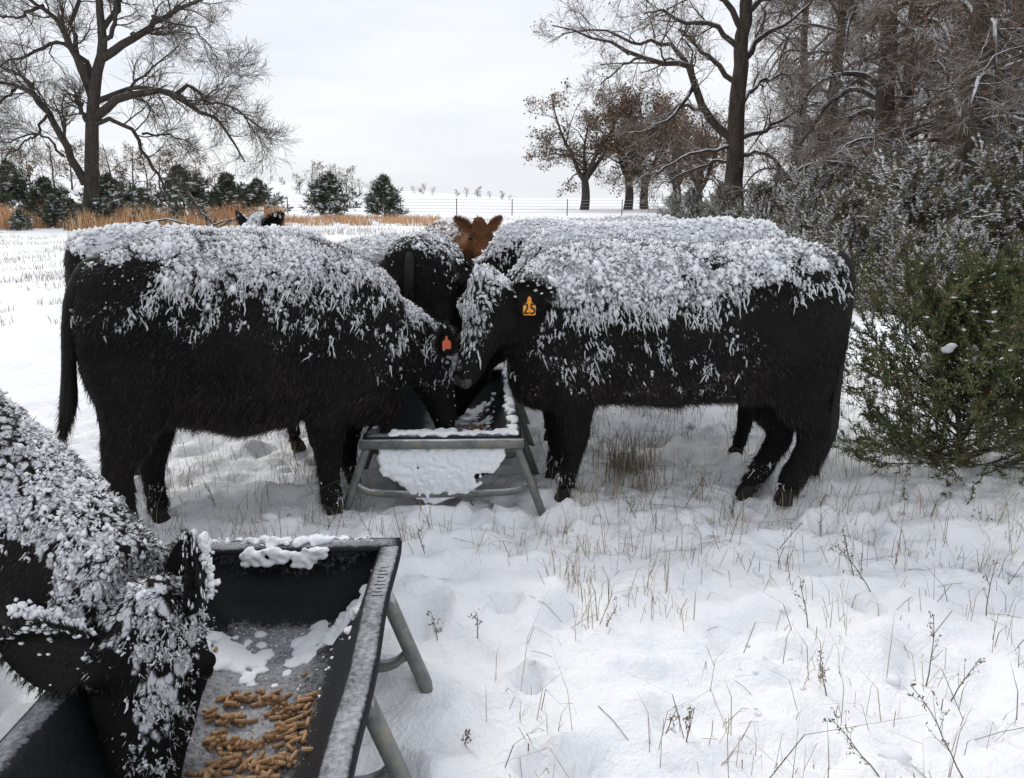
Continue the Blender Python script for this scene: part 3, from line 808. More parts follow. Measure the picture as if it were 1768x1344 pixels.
# --- cow in the left foreground, face down over the near trough
C_hp = P(262, 1058, 1.72)
C_t = [(-3.15, 2.35, 1.1, .85, .1), (-3.05, 2.34, 1.28, .62, .24), (-2.8, 2.32, 1.32, .52, .29), (-2.5, 2.29, 1.31, .48, .33), (-2.2, 2.25, 1.3, .48, .34), (-1.95, 2.2, 1.24, .5, .3), (-1.74, 2.14, 1.14, .54, .24), (-1.6, 2.08, .98, .62, .14)]
def vleg(x, y, zt, hx=.12):
    return [(x, y, zt, .15, .1), (x + .01, y, .6, .11, .085), (x, y, .42, .075, .06), (x, y, .25, .056, .05), (x + .01, y, .12, .053, .05), (x + .02, y, .04, .058, .052)]
C_legs = [vleg(-1.84, 2.0, .85), vleg(-1.8, 2.36, .85), vleg(-2.95, 2.18, .9), vleg(-2.85, 2.5, .9)]
C_neck = [(-1.74, 2.1, .85, .22, .27), (-1.47, 1.97, .74, .2, .235), (-1.2, 1.86, .60, .17, .20), (*(C_hp + np.array([-.09, .05, .0])), .13, .16)]
def cover_C(V, n, hl):
    z = V[:, 2]
    c = sstep(.0, .5, n[:, 2] + .25 * pnoise(V[:, 0] * 5, z * 5, 3)) * .75
    c = c * (1 - .85 * sstep(.25, .6, -n[:, 1]) * (1 - sstep(.2, .5, n[:, 2])))
    ih = (hl[:, 0] > .015) & (hl[:, 0] < .6) & (np.abs(hl[:, 1]) < .22) & (hl[:, 2] < .2) & (hl[:, 2] > -.3)
    ch = .85 * sstep(-.0, .05, hl[:, 2] + .03 * pnoise(hl[:, 0] * 20, hl[:, 1] * 20)) * (1 - .3 * sstep(.2, .4, hl[:, 0]))
    ch = np.maximum(ch, .7 * (1 - sstep(.04, .12, hl[:, 0])) * sstep(-.09, 0, hl[:, 2]))
    ch = ch * (1 - .95 * sstep(.075, .1, -hl[:, 1]) * sstep(.05, .09, hl[:, 0])) * .8
    ch = ch * (1 - .9 * sstep(.02, .07, hl[:, 1]) * sstep(.06, .12, hl[:, 0]))
    nb_ = (np.abs(hl[:, 0] + .04) < .12) & (np.abs(hl[:, 1]) < .2)
    c = np.where(nb_, np.maximum(c, .75 * sstep(-.2, -.05, hl[:, 2])), c)
    c = np.where(ih, ch, c)
    return np.clip(c, 0, 1)
C_f, C_u = (.07, -.42, -.9), (.42, -.62, .5)
cf, cu_, cs_ = head_frame(C_f, C_u)
c_root = make_cow('black cow in the near left corner, snowy face lowered over the near trough', C_t, C_legs, C_neck, (C_hp, C_f, C_u),
         [(-3.12, 2.35, 1.24, .035), (-3.22, 2.35, 1.1, .035), (-3.22, 2.35, .75, .03), (-3.2, 2.35, .45, .03), (-3.2, 2.35, .3, .01)],
         cover_C, np.array([.35, -.94, 0]), (.97, -.25, 0), 3, voxel=.014, nfur=70000, nclump=17000, esn=420, hair_len=.024, drip=.35, hk=1.12, csize=.8, bigf=.006,
         ears=[(P(338, 1048, 1.74), (-.08, .1, 1.0), (-.75, -.66, .1), .185, .155), (P(160, 1120, 1.63), (-1, -.1, .1), (.1, -1, .05), .21, .17)])

re_ = np.random.default_rng(303)
c_ears = [c for c in c_root.children if c.name.startswith('ear')]
for eo_, (pa, pb, ya, yb), n_ in ((c_ears[1], ((22, 1052), (150, 1092), 1.63, 1.62), 230), (c_ears[0], ((352, 930), (362, 1030), 1.76, 1.75), 200)):
    t_ = re_.random(n_); a_, b_ = P(*pa, ya), P(*pb, yb)
    c_ = a_ * (1 - t_)[:, None] + b_ * t_[:, None] + re_.normal(size=(n_, 3)) * (.006, .008, .008); c_[:, 2] += .012 * np.sin(t_ * 3.1)
    e_ = unit(re_.normal(size=(n_, 3))); f_ = unit(np.cross(e_, re_.normal(size=(n_, 3)))); s_ = .003 + .007 * re_.random(n_) ** 2
    v, f2, nb = blobs(re_, c_, e_, f_, np.cross(e_, f_), s_, s_ * 1.3, s_, ICO1, .22)
    m = MB(); m.add(v, f2, 0, np.repeat(re_.uniform(.55, 1, n_), nb)); o = m.build('ear_snow', M_CLUMP, eo_, origin=np.array(c_root.location)); o['kind'] = 'stuff'
# --- the herd behind, from one plan of a standing animal
def herd_cow(label, x, y, yaw, seed, s=1.0, head='down', dz=0.0, brown=False, nclump=2600, cov=1.0, voxel=.03, nfur=12000, tail=True, top=1.35):
    k = s; ca, sa = math.cos(yaw), math.sin(yaw)
    def W(px, py, pz): return (x + (px * ca - py * sa) * k, y + (px * sa + py * ca) * k, pz * k + dz)
    T = []
    for a, zt, zb, hw in ((-.78, 1.12, .85, .1), (-.72, top - .06, .68, .22), (-.55, top, .56, .29), (-.3, top + .005, .52, .31), (0, top - .01, .48, .345), (.3, top - .02, .49, .33), (.5, top - .01, .52, .28), (.68, top - .07, .58, .22), (.8, top - .25, .66, .13)):
        w = W(a, 0, 0); T.append((w[0], w[1], zt * k, zb * k, hw * k))
    Lg = []
    r = random.Random(seed)
    for lx, ly in ((.5, .16), (.52, -.16), (-.58, .17), (-.62, -.17)):
        o = r.uniform(-.06, .06)
        pts = []
        for dx, z, ra, rb in ((0, .85, .16, .1), (.02, .62, .12, .09), (-.01 if lx < 0 else 0, .42, .075, .06), (-.01, .25, .055, .05), (0, .12, .052, .05), (.02, .04, .058, .052)):
            w = W(lx + dx + o * (1 - z), ly, z); pts.append((*w, ra * k, rb * k))
        Lg.append(pts)
    if head == 'down':
        nk = [(*W(.5, 0, .98), .22 * k, .3 * k), (*W(.74, 0, .86), .17 * k, .24 * k), (*W(.95, 0, .68), .13 * k, .18 * k), (*W(1.05, 0, .58), .11 * k, .14 * k)]
        hp, hf, hu = W(1.1, 0, .62), (.25, -.97), (.95, .25)
    elif head == 'level':
        nk = [(*W(.5, 0, 1.0), .22 * k, .3 * k), (*W(.74, 0, 1.04), .17 * k, .22 * k), (*W(.95, 0, 1.13), .12 * k, .16 * k), (*W(1.02, 0, 1.16), .1 * k, .13 * k)]
        hp, hf, hu = W(1.02, 0, 1.27), (.8, -.6), (.6, .8)
    else:
        nk = [(*W(.5, 0, 1.0), .22 * k, .3 * k), (*W(.7, 0, 1.1), .17 * k, .22 * k), (*W(.85, 0, 1.22), .12 * k, .16 * k), (*W(.9, 0, 1.27), .1 * k, .13 * k)]
        hp, hf, hu = W(.9, 0, 1.36), (.62, -.78), (.78, .62)
    F3 = lambda v: (v[0] * ca, v[0] * sa, v[1])
    tl = [(*W(-.6, 0, top - .1), .03), (*W(-.735, 0, top - .14), .036), (*W(-.815, 0, top - .32), .033), (*W(-.815, 0, .75), .028), (*W(-.81, 0, .5), .034), (*W(-.82, 0, .34), .01)] if tail else None
    def cover(V, n, hl):
        lx = ((V[:, 0] - x) * ca + (V[:, 1] - y) * sa) / k
        zb = .98 + .06 * pnoise(lx * 6, V[:, 1] * 3, seed) + .06 * pnoise(lx * 15, V[:, 2] * 3, seed + 2)
        c = cov * sstep(-.06, .12, V[:, 2] / k - zb) * (.55 + .45 * sstep(0, .7, n[:, 2]))
        c *= np.where(lx < -.68, .25 + .75 * sstep(.3, .6, n[:, 2]), 1)
        if brown: c = np.where((hl[:, 0] > -.1) & (hl[:, 0] < .6) & (np.abs(hl[:, 1]) < .25) & (np.abs(hl[:, 2]) < .3), .02, c * .8)
        c = np.where(V[:, 2] < .17, .1, c)
        return np.clip(c, 0, 1)
    return make_cow(label, T, Lg, nk, (hp, F3(hf), F3(hu)), tl, cover, (sa, -ca, 0), (ca, sa, 0), seed, voxel=voxel, nfur=nfur, nclump=nclump,
                    hide=M_BROWN if brown else None, fur=M_BFUR if brown else None, brown_=brown, loc=(x, y, 0), hk=k * .95, csize=1.25, drip=.6)
R_ = math.radians
herd_cow('snow-backed black cow close behind the left cow, only its back and rump showing', -1.66, 4.27, R_(28), 21, .9, 'down', tail=False, top=1.5, nclump=5000)
herd_cow('black cow facing left behind the left cow, snowy poll and two dark ears showing', -1.10, 5.62, R_(238), 22, .96, 'up', dz=.02, top=1.27, nclump=3500)
herd_cow('black cow seen from its rump, tail hanging, at the far end of the middle trough', -.66, 5.9, R_(88), 23, .9, 'down', top=1.38, nclump=1800, cov=.62)
herd_cow('brown calf with snowy back looking over the black cattle towards the camera', -.52, 7.1, R_(-72), 24, .9, 'up', dz=.05, nfur=30000, brown=True, top=1.42, nclump=2500, cov=.9)
herd_cow('black cow behind the tagged cow, its hind legs showing under the tagged belly', .84, 4.62, R_(177), 25, 1.0, 'down', top=1.37, nclump=5000)
herd_cow('snow-covered black cow farthest back on the right side of the trough', 0.60, 5.8, R_(184), 26, 1.0, 'down', top=1.36, nclump=2600)

# ------------------------------------------------------------------ troughs
def _plastic(nt, b):
    n = noise_fac(nt, 5, 5, .65); n2 = noise_fac(nt, 70, 5, .75); n3 = noise_fac(nt, 7, 4, .6, 'Object', (1.5, .35, 1.5))
    g = nt.nodes.new('ShaderNodeNewGeometry'); sp = nt.nodes.new('ShaderNodeSeparateXYZ'); nt.links.new(g.outputs['Normal'], sp.inputs[0])
    up = math_n(nt, 'MULTIPLY', math_n(nt, 'POWER', math_n(nt, 'ABSOLUTE', sp.outputs[2]), 2.5), .55)
    m = math_n(nt, 'ADD', math_n(nt, 'MULTIPLY', n, .3), math_n(nt, 'ADD', math_n(nt, 'MULTIPLY', n2, .65), math_n(nt, 'MULTIPLY', n3, .3)))
    m = math_n(nt, 'ADD', m, up)
    mr = nnode(nt, 'ShaderNodeMapRange'); mr.inputs[1].default_value = .97; mr.inputs[2].default_value = 1.36; nt.links.new(m, mr.inputs[0])
    frost = math_n(nt, 'MULTIPLY', mr.outputs[0], .8)
    base = ramp(nt, n2, [(.3, (.008, .009, .012)), (.7, (.02, .022, .027))])
    nt.links.new(mixc(nt, frost, base, (.62, .64, .68)), b.inputs['Base Color'])
    bump(nt, b, math_n(nt, 'ADD', n2, mr.outputs[0]), .5, .004)
M_PLASTIC = mat('black_trough_plastic', (.025, .027, .03), .55, _plastic, .22)
def _steel(nt, b):
    n = noise_fac(nt, 16, 5, .7)
    base = ramp(nt, n, [(.3, (.10, .11, .115)), (.55, (.19, .2, .185)), (.72, (.3, .255, .15))])
    m = upmask(nt, .55, .95, 14, .9)
    nt.links.new(mixc(nt, m, base, (.8, .82, .85)), b.inputs['Base Color'])
    b.inputs['Metallic'].default_value = .35
    bump(nt, b, n, .4, .003)
M_STEEL = mat('galvanised_steel', (.2, .21, .21), .5, _steel, .4)

def trough_frame(y0, x0, yaw):
    ca, sa = math.cos(yaw), math.sin(yaw)
    def W(a):   # local: x right, y along, z up
        a = np.asarray(a, float); o = a.copy()
        o[..., 0] = x0 + a[..., 0] * ca - a[..., 1] * sa; o[..., 1] = y0 + a[..., 0] * sa + a[..., 1] * ca
        return o
    return W
PROF = np.array([(-.385, .325), (-.388, .362), (-.375, .368), (-.325, .366), (-.312, .352), (-.29, .27), (-.25, .19), (-.18, .125), (-.09, .1), (0, .094), (.09, .1), (.18, .125), (.25, .19), (.29, .27), (.312, .352), (.325, .366), (.375, .368), (.388, .362), (.385, .325)])
def make_trough(label, W, Ln, legs_y, rail, origin, seed):
    rng = np.random.default_rng(seed)
    root = empty('feed_trough', origin, label, 'trough', 'feed troughs in the snow')
    # shell: inner skin + outer skin, closed ends bulging
    n = 40; K = len(PROF)
    yy = np.linspace(0, Ln, n)
    wob = .004 * np.sin(yy * 9) [:, None]
    ins = np.zeros((n, K, 3)); out = np.zeros((n, K, 3))
    for i, y in enumerate(yy):
        e = min(y, Ln - y); q = min(1, e / .1); rise = (1 - math.sqrt(max(0, 1 - (1 - q) ** 2)))
        z = PROF[:, 1].copy(); lowm = (np.abs(PROF[:, 0]) < .3)
        x = PROF[:, 0].copy()
        if e < .1: z = np.where(lowm, z + (.366 - z) * rise ** .9, z)
        ins[i] = np.stack([x + np.where(np.abs(x) > .2, wob[i, 0], 0), np.full(K, y), z], 1)
        zo = z - np.where(np.abs(x) < .38, .013, 0.0); xo = x * np.where(np.abs(x) < .31, 1.04, 1.0) - np.sign(x) * np.where(np.abs(x) > .37, .006, 0)
        out[i] = np.stack([xo + np.where(np.abs(x) > .2, wob[i, 0], 0), np.full(K, y) + (-.012 if i == 0 else (.012 if i == n - 1 else 0)), zo], 1)
    V = np.concatenate([W(ins).reshape(-1, 3), W(out).reshape(-1, 3)]) - origin
    q = (np.arange(n - 1) * K)[:, None] + np.arange(K - 1)[None]
    Qi = np.stack([q, q + 1, q + K + 1, q + K], -1).reshape(-1, 4); o = n * K
    ed = []
    for a in range(K - 1):
        ed.append([a, a + o, a + 1 + o, a + 1]); z = (n - 1) * K + a; ed.append([z, z + 1, z + 1 + o, z + o])
    for i in range(n - 1):
        for a in (0, K - 1): ed.append([i * K + a, (i + 1) * K + a, (i + 1) * K + a + o, i * K + a + o])
    me = mesh_arrays('tub', V, [(Qi, 0), (Qi[:, ::-1] + o, 0), (np.array(ed), 0)], [M_PLASTIC]); link('tub', me, root)
    # end lips
    for y in (0, Ln):
        m = MB(); s = 1 if y == 0 else -1
        R = [W(np.array([(x, y + s * dy, z) for dy, z in ((-.02, .33), (-.022, .366), (.0, .372), (.045, .37), (.06, .356), (.03, .34))])) for x in np.linspace(-.385, .385, 16)]
        v, q4, t3 = loft(np.array(R)); m.add(v, [q4, t3]); m.build('end_lip', M_PLASTIC, root, origin=origin)
    # legs
    for ly in legs_y:
        for s in (-1, 1):
            m = MB(); top, foot_ = W(np.array([s * .36, ly + .01, .335])), W(np.array([s * .5, ly - .0, -.05]))
            mid = (top + foot_) / 2
            pts = resample([top, mid, foot_], 7); T = unit(foot_ - top)
            ex = unit(W(np.array([0, 1., 0])) - W(np.array([0, 0, 0.]))); ey = np.cross(T, ex)
            v, q4, t3 = loft([ring(p, ex, ey, .026, .02, .02, 10, .5) for p in pts]); m.add(v, [q4, t3])
            m.build('leg', M_STEEL, root, smooth=True, origin=origin)
        m = MB(); zc = .12; xx = .5 - (.5 - .36) * (zc + .05) / .385 - .01
        a, b = W(np.array([-xx, ly, zc])), W(np.array([xx, ly, zc])); ex = unit(W(np.array([0, 1., 0])) - W(np.array([0, 0, 0.])))
        # bar sags below the tub
        c1, c2 = W(np.array([-.3, ly, .075])), W(np.array([.3, ly, .075]))
        pts = resample([a, c1, c2, b], 13)
        v, q4, t3 = loft([ring(p, ex, np.array([0, 0, 1.]), .014, .018, .018, 8, .6) for p in pts]); m.add(v, [q4, t3])
        m.build('cross_bar', M_STEEL, root, origin=origin)
    if rail:
        m = MB(); a, b = W(np.array([-.4, -.035, .338])), W(np.array([.4, -.035, .338]))
        ex = unit(W(np.array([0, 1., 0])) - W(np.array([0, 0, 0.])))
        v, q4, t3 = loft([ring(p, ex, np.array([0, 0, 1.]), .015, .024, .024, 12, .5) for p in resample([a, (a + b) / 2, b], 5)]); m.add(v, [q4, t3])
        m.build('end_rail', M_STEEL, root, origin=origin)
    return root
# middle trough: near end at 3.58 m
c_mid = P(762, 772, 3.58)
o_mid = np.array([c_mid[0], 3.62, 0.]); W_mid = trough_frame(3.62, c_mid[0], R_(1.5))
t_mid = make_trough('black trough in the middle with a steel end rail, snow caked on its near end', W_mid, 1.55, (-.01, .55, 1.1, 1.5), True, o_mid, 5)
# near trough: far end at 2.44
far = (P(304, 985, 2.42) + P(688, 950, 2.42)) / 2
W_near = trough_frame(2.42 - 1.6, far[0] + .085, R_(3.0))
o_near = W_near(np.array([0., .8, 0])); o_near[2] = 0
t_near = make_trough('black feed trough in the foreground with brown pellets on its frosted floor', W_near, 1.6, (.3, .8, 1.3), False, o_near, 6)
rg = np.random.default_rng(5)
# raised maker's marks on the rim, too frosted to read
m = MB()
for i in range(9):
    c = W_near(np.array([.352, 1.22 + i * .022, .3685]))
    m.box(c, (.034 - .01 * (i % 3), .004, .003)); m.box(c + np.array([.012 * (-1) ** i, .008, 0]), (.004, .014, .003))
m.build('rim_marks', M_PLASTIC, t_near, smooth=False, origin=o_near)
# snow on the troughs
def wl(W, a): return W(np.array(a, float))
pts = [wl(W_near, (rg.uniform(-.14, .16), 1.6 - abs(rg.normal(0, .022)) + .01, .375 + rg.uniform(-.012, .012))) for _ in range(60)]
pts += [wl(W_near, (x, 1.6 - .058 - rg.uniform(0, .014), .372 - rg.uniform(0, .035 + .03 * abs(math.sin(x * 22))))) for x in rg.uniform(-.13, .15, 90)]
snow_heap(rg, pts, rg.uniform(.006, .019, len(pts)), .005, t_near, 'rim_snow', origin=o_near, flat=.7)
pts = [wl(W_near, (rg.uniform(-.3, .3), 1.615 + rg.uniform(-.012, .02), .372)) for _ in range(90)]
snow_heap(rg, pts, rg.uniform(.006, .012, len(pts)), .005, t_near, 'rim_snow', origin=o_near, flat=.4)
def floor_z(x): return np.interp(abs(x), PROF[9:15, 0], PROF[9:15, 1])
pts, rad = [], []
for _ in range(130):
    x = rg.uniform(.06, .28); y = 1.42 + rg.normal(0, .06) - (x - .17) * -.3
    pts.append(wl(W_near, (x, min(y, 1.5), floor_z(x) + .0))); rad.append(rg.uniform(.008, .03))
for _ in range(90):
    x = rg.uniform(-.22, -.02); y = 1.33 + rg.normal(0, .045)
    pts.append(wl(W_near, (x, y, floor_z(x)))); rad.append(rg.uniform(.01, .032))
for _ in range(60):
    x = rg.uniform(-.1, .22); y = 1.22 + rg.normal(0, .1); pts.append(wl(W_near, (x, y, floor_z(x) - .001))); rad.append(rg.uniform(.005, .012))
snow_heap(rg, pts, rad, .006, t_near, 'floor_snow', origin=o_near, flat=.3)['kind'] = 'stuff'
n_ = 700; x_ = rg.uniform(-.3, .3, n_); y_ = np.where(rg.random(n_) < .5, 1.5 - abs(rg.normal(0, .14, n_)), 1.60 + rg.uniform(-.02, .03, n_)); z_ = np.where(y_ > 1.57, .372, [floor_z(a) + .002 for a in x_])
sp_ = .0012 + .004 * rg.random(n_) ** 3; e_ = unit(rg.normal(size=(n_, 3))); f_ = unit(np.cross(e_, rg.normal(size=(n_, 3))))
v, f2, _ = blobs(rg, W_near(np.stack([x_, np.minimum(y_, 1.63), z_], 1)), e_, f_, np.cross(e_, f_), sp_, sp_, sp_, OCT, .25)
m = MB(); m.add(v, f2); m.build('snow_grains', M_SNOWC, t_near, origin=o_near)['kind'] = 'stuff'
# middle trough snow: end wall cake, rim, floor
pts, rad = [], []
for _ in range(1300):
    x = rg.uniform(-.3, .3); zt = .31; zb = .03 + 1.9 * abs(x + .02) ** 2 * 1.2 + .018 * math.sin(x * 23)
    z = rg.uniform(zb, zt)
    if x > .16 and z < .19 and rg.random() < .93: continue
    if pnoise(np.array([x * 9 + 3]), np.array([z * 11 + 2]), 61)[0] > 1.2: continue
    pts.append(wl(W_mid, (x, -.012 - .012 * math.sin((z - .03) / .27 * 3.1) + .10 * max(0, .16 - z), z))); rad.append(rg.uniform(.007, .017))
snow_heap(rg, pts, rad, .006, t_mid, 'caked_snow', origin=o_mid, flat=1.0)['kind'] = 'stuff'
pts = [wl(W_mid, (rg.uniform(-.25, .36), rg.uniform(-.01, .035), .375 + rg.uniform(0, .015))) for _ in range(90)]
pts += [wl(W_mid, (.345 + rg.uniform(-.02, .02), rg.uniform(0, 1.45), .378 + rg.uniform(0, .01))) for _ in range(170)]
pts += [wl(W_mid, (-.345 + rg.uniform(-.02, .02), rg.uniform(.1, 1.45), .37)) for _ in range(110)]
snow_heap(rg, pts, rg.uniform(.01, .024, len(pts)), .008, t_mid, 'rim_snow', origin=o_mid, flat=.6)
pts = [wl(W_mid, (x, rg.uniform(.5, 1.5), floor_z(x))) for x in rg.uniform(.05, .27, 150)]
snow_heap(rg, pts, rg.uniform(.01, .03, len(pts)), .01, t_mid, 'floor_snow', origin=o_mid, flat=.35)

# ------------------------------------------------------------------ feed pellets
def _pel(nt, b):
    n = noise_fac(nt, 90, 3); oi = nt.nodes.new('ShaderNodeObjectInfo')
    c = ramp(nt, math_n(nt, 'ADD', math_n(nt, 'MULTIPLY', n, .5), math_n(nt, 'MULTIPLY', oi.outputs['Random'], .5)), [(.2, (.24, .135, .07)), (.75, (.50, .32, .18))])
    nt.links.new(c, b.inputs['Base Color']); bump(nt, b, n, .6, .002)
M_PEL = mat('pellet_feed', (.4, .2, .08), .85, _pel, .15)
pm = []
for k, ln in enumerate((.020, .026, .033)):
    m = MB(); r = .0058
    x = np.array([-ln / 2, -ln / 2 + .0008, 0, ln / 2 - .0008, ln / 2]); rr = np.array([r * .8, r, r * 1.02, r, r * .78])
    p = np.stack([x, np.zeros(5), .0006 * np.sin(x * 90)], 1)
    v, fs = tubes(p[None], rr[None], 7, True); m.add(v, fs)
    pm.append(m.mesh('feed_pellet', [M_PEL]))
pr_ = np.random.default_rng(9)
clusters = [(415, 1200, 32, 8, 26, 'left'), (465, 1200, 28, 9, 20, 'left'), (505, 1225, 32, 16, 30, 'right'), (395, 1232, 36, 9, 26, 'left'), (535, 1212, 10, 6, 4, 'right'), (500, 1262, 28, 13, 26, 'right'),
            (375, 1272, 26, 10, 22, 'left'), (425, 1280, 38, 10, 28, 'left'), (470, 1268, 20, 9, 10, 'right'), (400, 1310, 42, 12, 40, 'left'), (450, 1318, 30, 12, 26, 'left'), (498, 1318, 24, 12, 16, 'right'), (360, 1335, 22, 12, 16, 'left'), (515, 1285, 12, 6, 4, 'right'), (430, 1345, 45, 8, 24, 'left')]
heights = {}
cnt = 0
_ca, _sa = math.cos(R_(3.0)), math.sin(R_(3.0))
def near_local(px, py, z):
    a = P(px, py, 1.0); d = a - np.array([0, 0, CAMH]); w = np.array([0, 0, CAMH]) + d * ((z - CAMH) / d[2])
    dx, dy = w[0] - (far[0] + .085), w[1] - (2.42 - 1.6)
    return dx * _ca + dy * _sa, -dx * _sa + dy * _ca
for cx_, cy_, sx_, sy_, num, side_ in clusters:
    for q in range(num):
        x, y = near_local(cx_ + pr_.normal() * sx_ * .55, cy_ + pr_.normal() * sy_ * .6, .12)
        x = max(-.26, min(.26, x))
        key = (round(x / .02), round(y / .02)); lv = heights.get(key, 0); heights[key] = lv + 1
        if lv > 2: continue
        o = bpy.data.objects.new('feed_pellet', pm[pr_.integers(0, 3)]); COL.objects.link(o)
        w = wl(W_near, (x, y, floor_z(x) + .006 + lv * .009)); o.location = w
        o.rotation_euler = (pr_.uniform(0, 6), pr_.normal() * (.06 + .22 * (lv > 0)), pr_.normal() * .55 + (.1 if pr_.random() < .75 else 1.2))
        if side_ == 'left': tag(o, 'brown feed pellet in the drift nearest the cow face in the near trough', 'feed pellet', 'pellets beside the cow face')
        else: tag(o, 'brown feed pellet in the heap towards the right wall of the near trough', 'feed pellet', 'pellets along the right of the near trough')
        cnt += 1
for (x, y) in ((-.17, 1.33), (.13, 1.2)):
    o = bpy.data.objects.new('feed_pellet', pm[0]); COL.objects.link(o); o.location = wl(W_near, (x, y, floor_z(x) + .014)); o.rotation_euler = (0, 0, x * 9)
    tag(o, 'single feed pellet lying on the snow at the far end' if x < 0 else 'lone feed pellet on the frosted floor far from the heaps', 'feed pellet')
nc_ = 900; cx0, cy0 = [], []
for q in range(nc_):
    c_ = clusters[pr_.integers(0, len(clusters))]; a_, b_ = near_local(c_[0] + pr_.normal() * c_[2] * 1.1, c_[1] + pr_.normal() * c_[3] * 1.3, .12); cx0.append(max(-.26, min(.26, a_))); cy0.append(b_)
cx0 = np.array(cx0); cc_ = W_near(np.stack([cx0, np.array(cy0), np.array([floor_z(a) for a in cx0]) + .0015], 1))
e_ = unit(pr_.normal(size=(nc_, 3))); f__ = unit(np.cross(e_, pr_.normal(size=(nc_, 3)))); s_ = .0008 + .0028 * pr_.random(nc_) ** 2
v, f2, _ = blobs(pr_, cc_, e_, f__, np.cross(e_, f__), s_, s_, s_, OCT, .25)
o = link('feed_crumbs', mesh_arrays('feed_crumbs', v, [(f2, 0)], [M_PEL])); tag(o, 'crumbs and dust of broken feed between the pellets in the near trough', 'feed', kind='stuff')
m = MB()
n = 420; x = pr_.uniform(-.12, .2, n); y = pr_.uniform(.2, .95, n); fz_ = np.array([floor_z(a) for a in x]) + .007 + pr_.uniform(0, .014, n)
c = W_mid(np.stack([x, y, fz_], 1)); a = pr_.normal(0, .6, n); d = np.stack([np.cos(a), np.sin(a), pr_.normal(0, .1, n)], 1) * .014
v, fs = tubes(np.stack([c - d, c, c + d], 1), np.full((n, 3), .006), 6, True); m.add(v, fs)
o = m.build('feed_pellets', M_PEL); tag(o, 'brown feed pellets strewn along the floor of the middle trough', 'feed', kind='stuff')

# ------------------------------------------------------------------ bare trees
def tree_parts(root, PT, RR, name, m, k, origin):
    V, F_ = tubes(PT, RR, k, False)
    o = link(name, mesh_arrays(name, V - origin, [(f, 0) for f in F_], [m]), root); return o
def multi(root, name, m, sets, origin, tip=None):
    Vs, Fs, off = [], [], 0
    for PT, RR, k in sets:
        V, F_ = tubes(PT, RR, k, False)
        for f in F_: Fs.append((f + off, 0))
        Vs.append(V); off += len(V)
    return link(name, mesh_arrays(name, np.vstack(Vs) - origin, Fs, [m]), root)
def leafset(rng, pts, size, n):
    i = rng.integers(0, len(pts), n); c = pts[i] + rng.normal(size=(n, 3)) * size * 1.2
    a = unit(rng.normal(size=(n, 3))); b = unit(np.cross(a, rng.normal(size=(n, 3)))); s = size * rng.uniform(.5, 1.2, n)[:, None]
    V = np.stack([c - a * s, c + b * s * .5, c + a * s, c - b * s * .5], 1).reshape(-1, 3)
    return V, np.arange(n * 4).reshape(-1, 4), np.repeat(rng.random(n), 4)

# big bare tree on the left, limbs placed from the photograph at 45 m
TY = 45.0
rt = np.random.default_rng(31)
def limb(pts, r0, r1, n=14, depth=0.0, Y=TY, amp=.06):
    w = np.array([P(a, b, Y) for a, b in pts]); w = resample(w, n, rt, amp)
    w[:, 1] += np.linspace(0, 1, n) * depth
    return w, np.linspace(r0, r1, n)
def big_tree(label, limbs, Y, mats, levels, origin, cat='tree', leaves=0, group=None, leaf_size=.1, seed=1):
    rng = np.random.default_rng(seed)
    root = empty('bare_tree', origin, label, cat, group)
    tr = limbs[0]
    multi(root, 'trunk', mats[0], [(tr[0][None], tr[1][None], 14)], origin)
    PT = np.stack([l[0] for l in limbs[1:]]); RR = np.stack([l[1] for l in limbs[1:]])
    sets = [(PT, RR, 9)]
    a, b = PT, RR; fine = []
    for li, (per, tmin, lf, ang, n, wander, up, rr, lmin) in enumerate(levels):
        a, b = grow(rng, a, b, per, tmin, lf, ang, n, wander, up, rr, lmin)
        b = np.maximum(b, .0065 if Y > 40 else .0045)
        (sets if li < 1 else fine).append((a, b, 5 if li < 2 else 3))
    multi(root, 'limbs', mats[0], sets, origin)
    o = multi(root, 'twigs', mats[1], fine, origin); o['kind'] = 'stuff'
    if leaves:
        V, Fq, tn = leafset(rng, a[:, -1] if a.ndim == 3 else a, leaf_size, leaves)
        o = link('dead_leaves', mesh_arrays('dead_leaves', V - origin, [(Fq, 0)], [M_OAKLEAF], {'tone': tn}, False), root); o['kind'] = 'stuff'
    return root
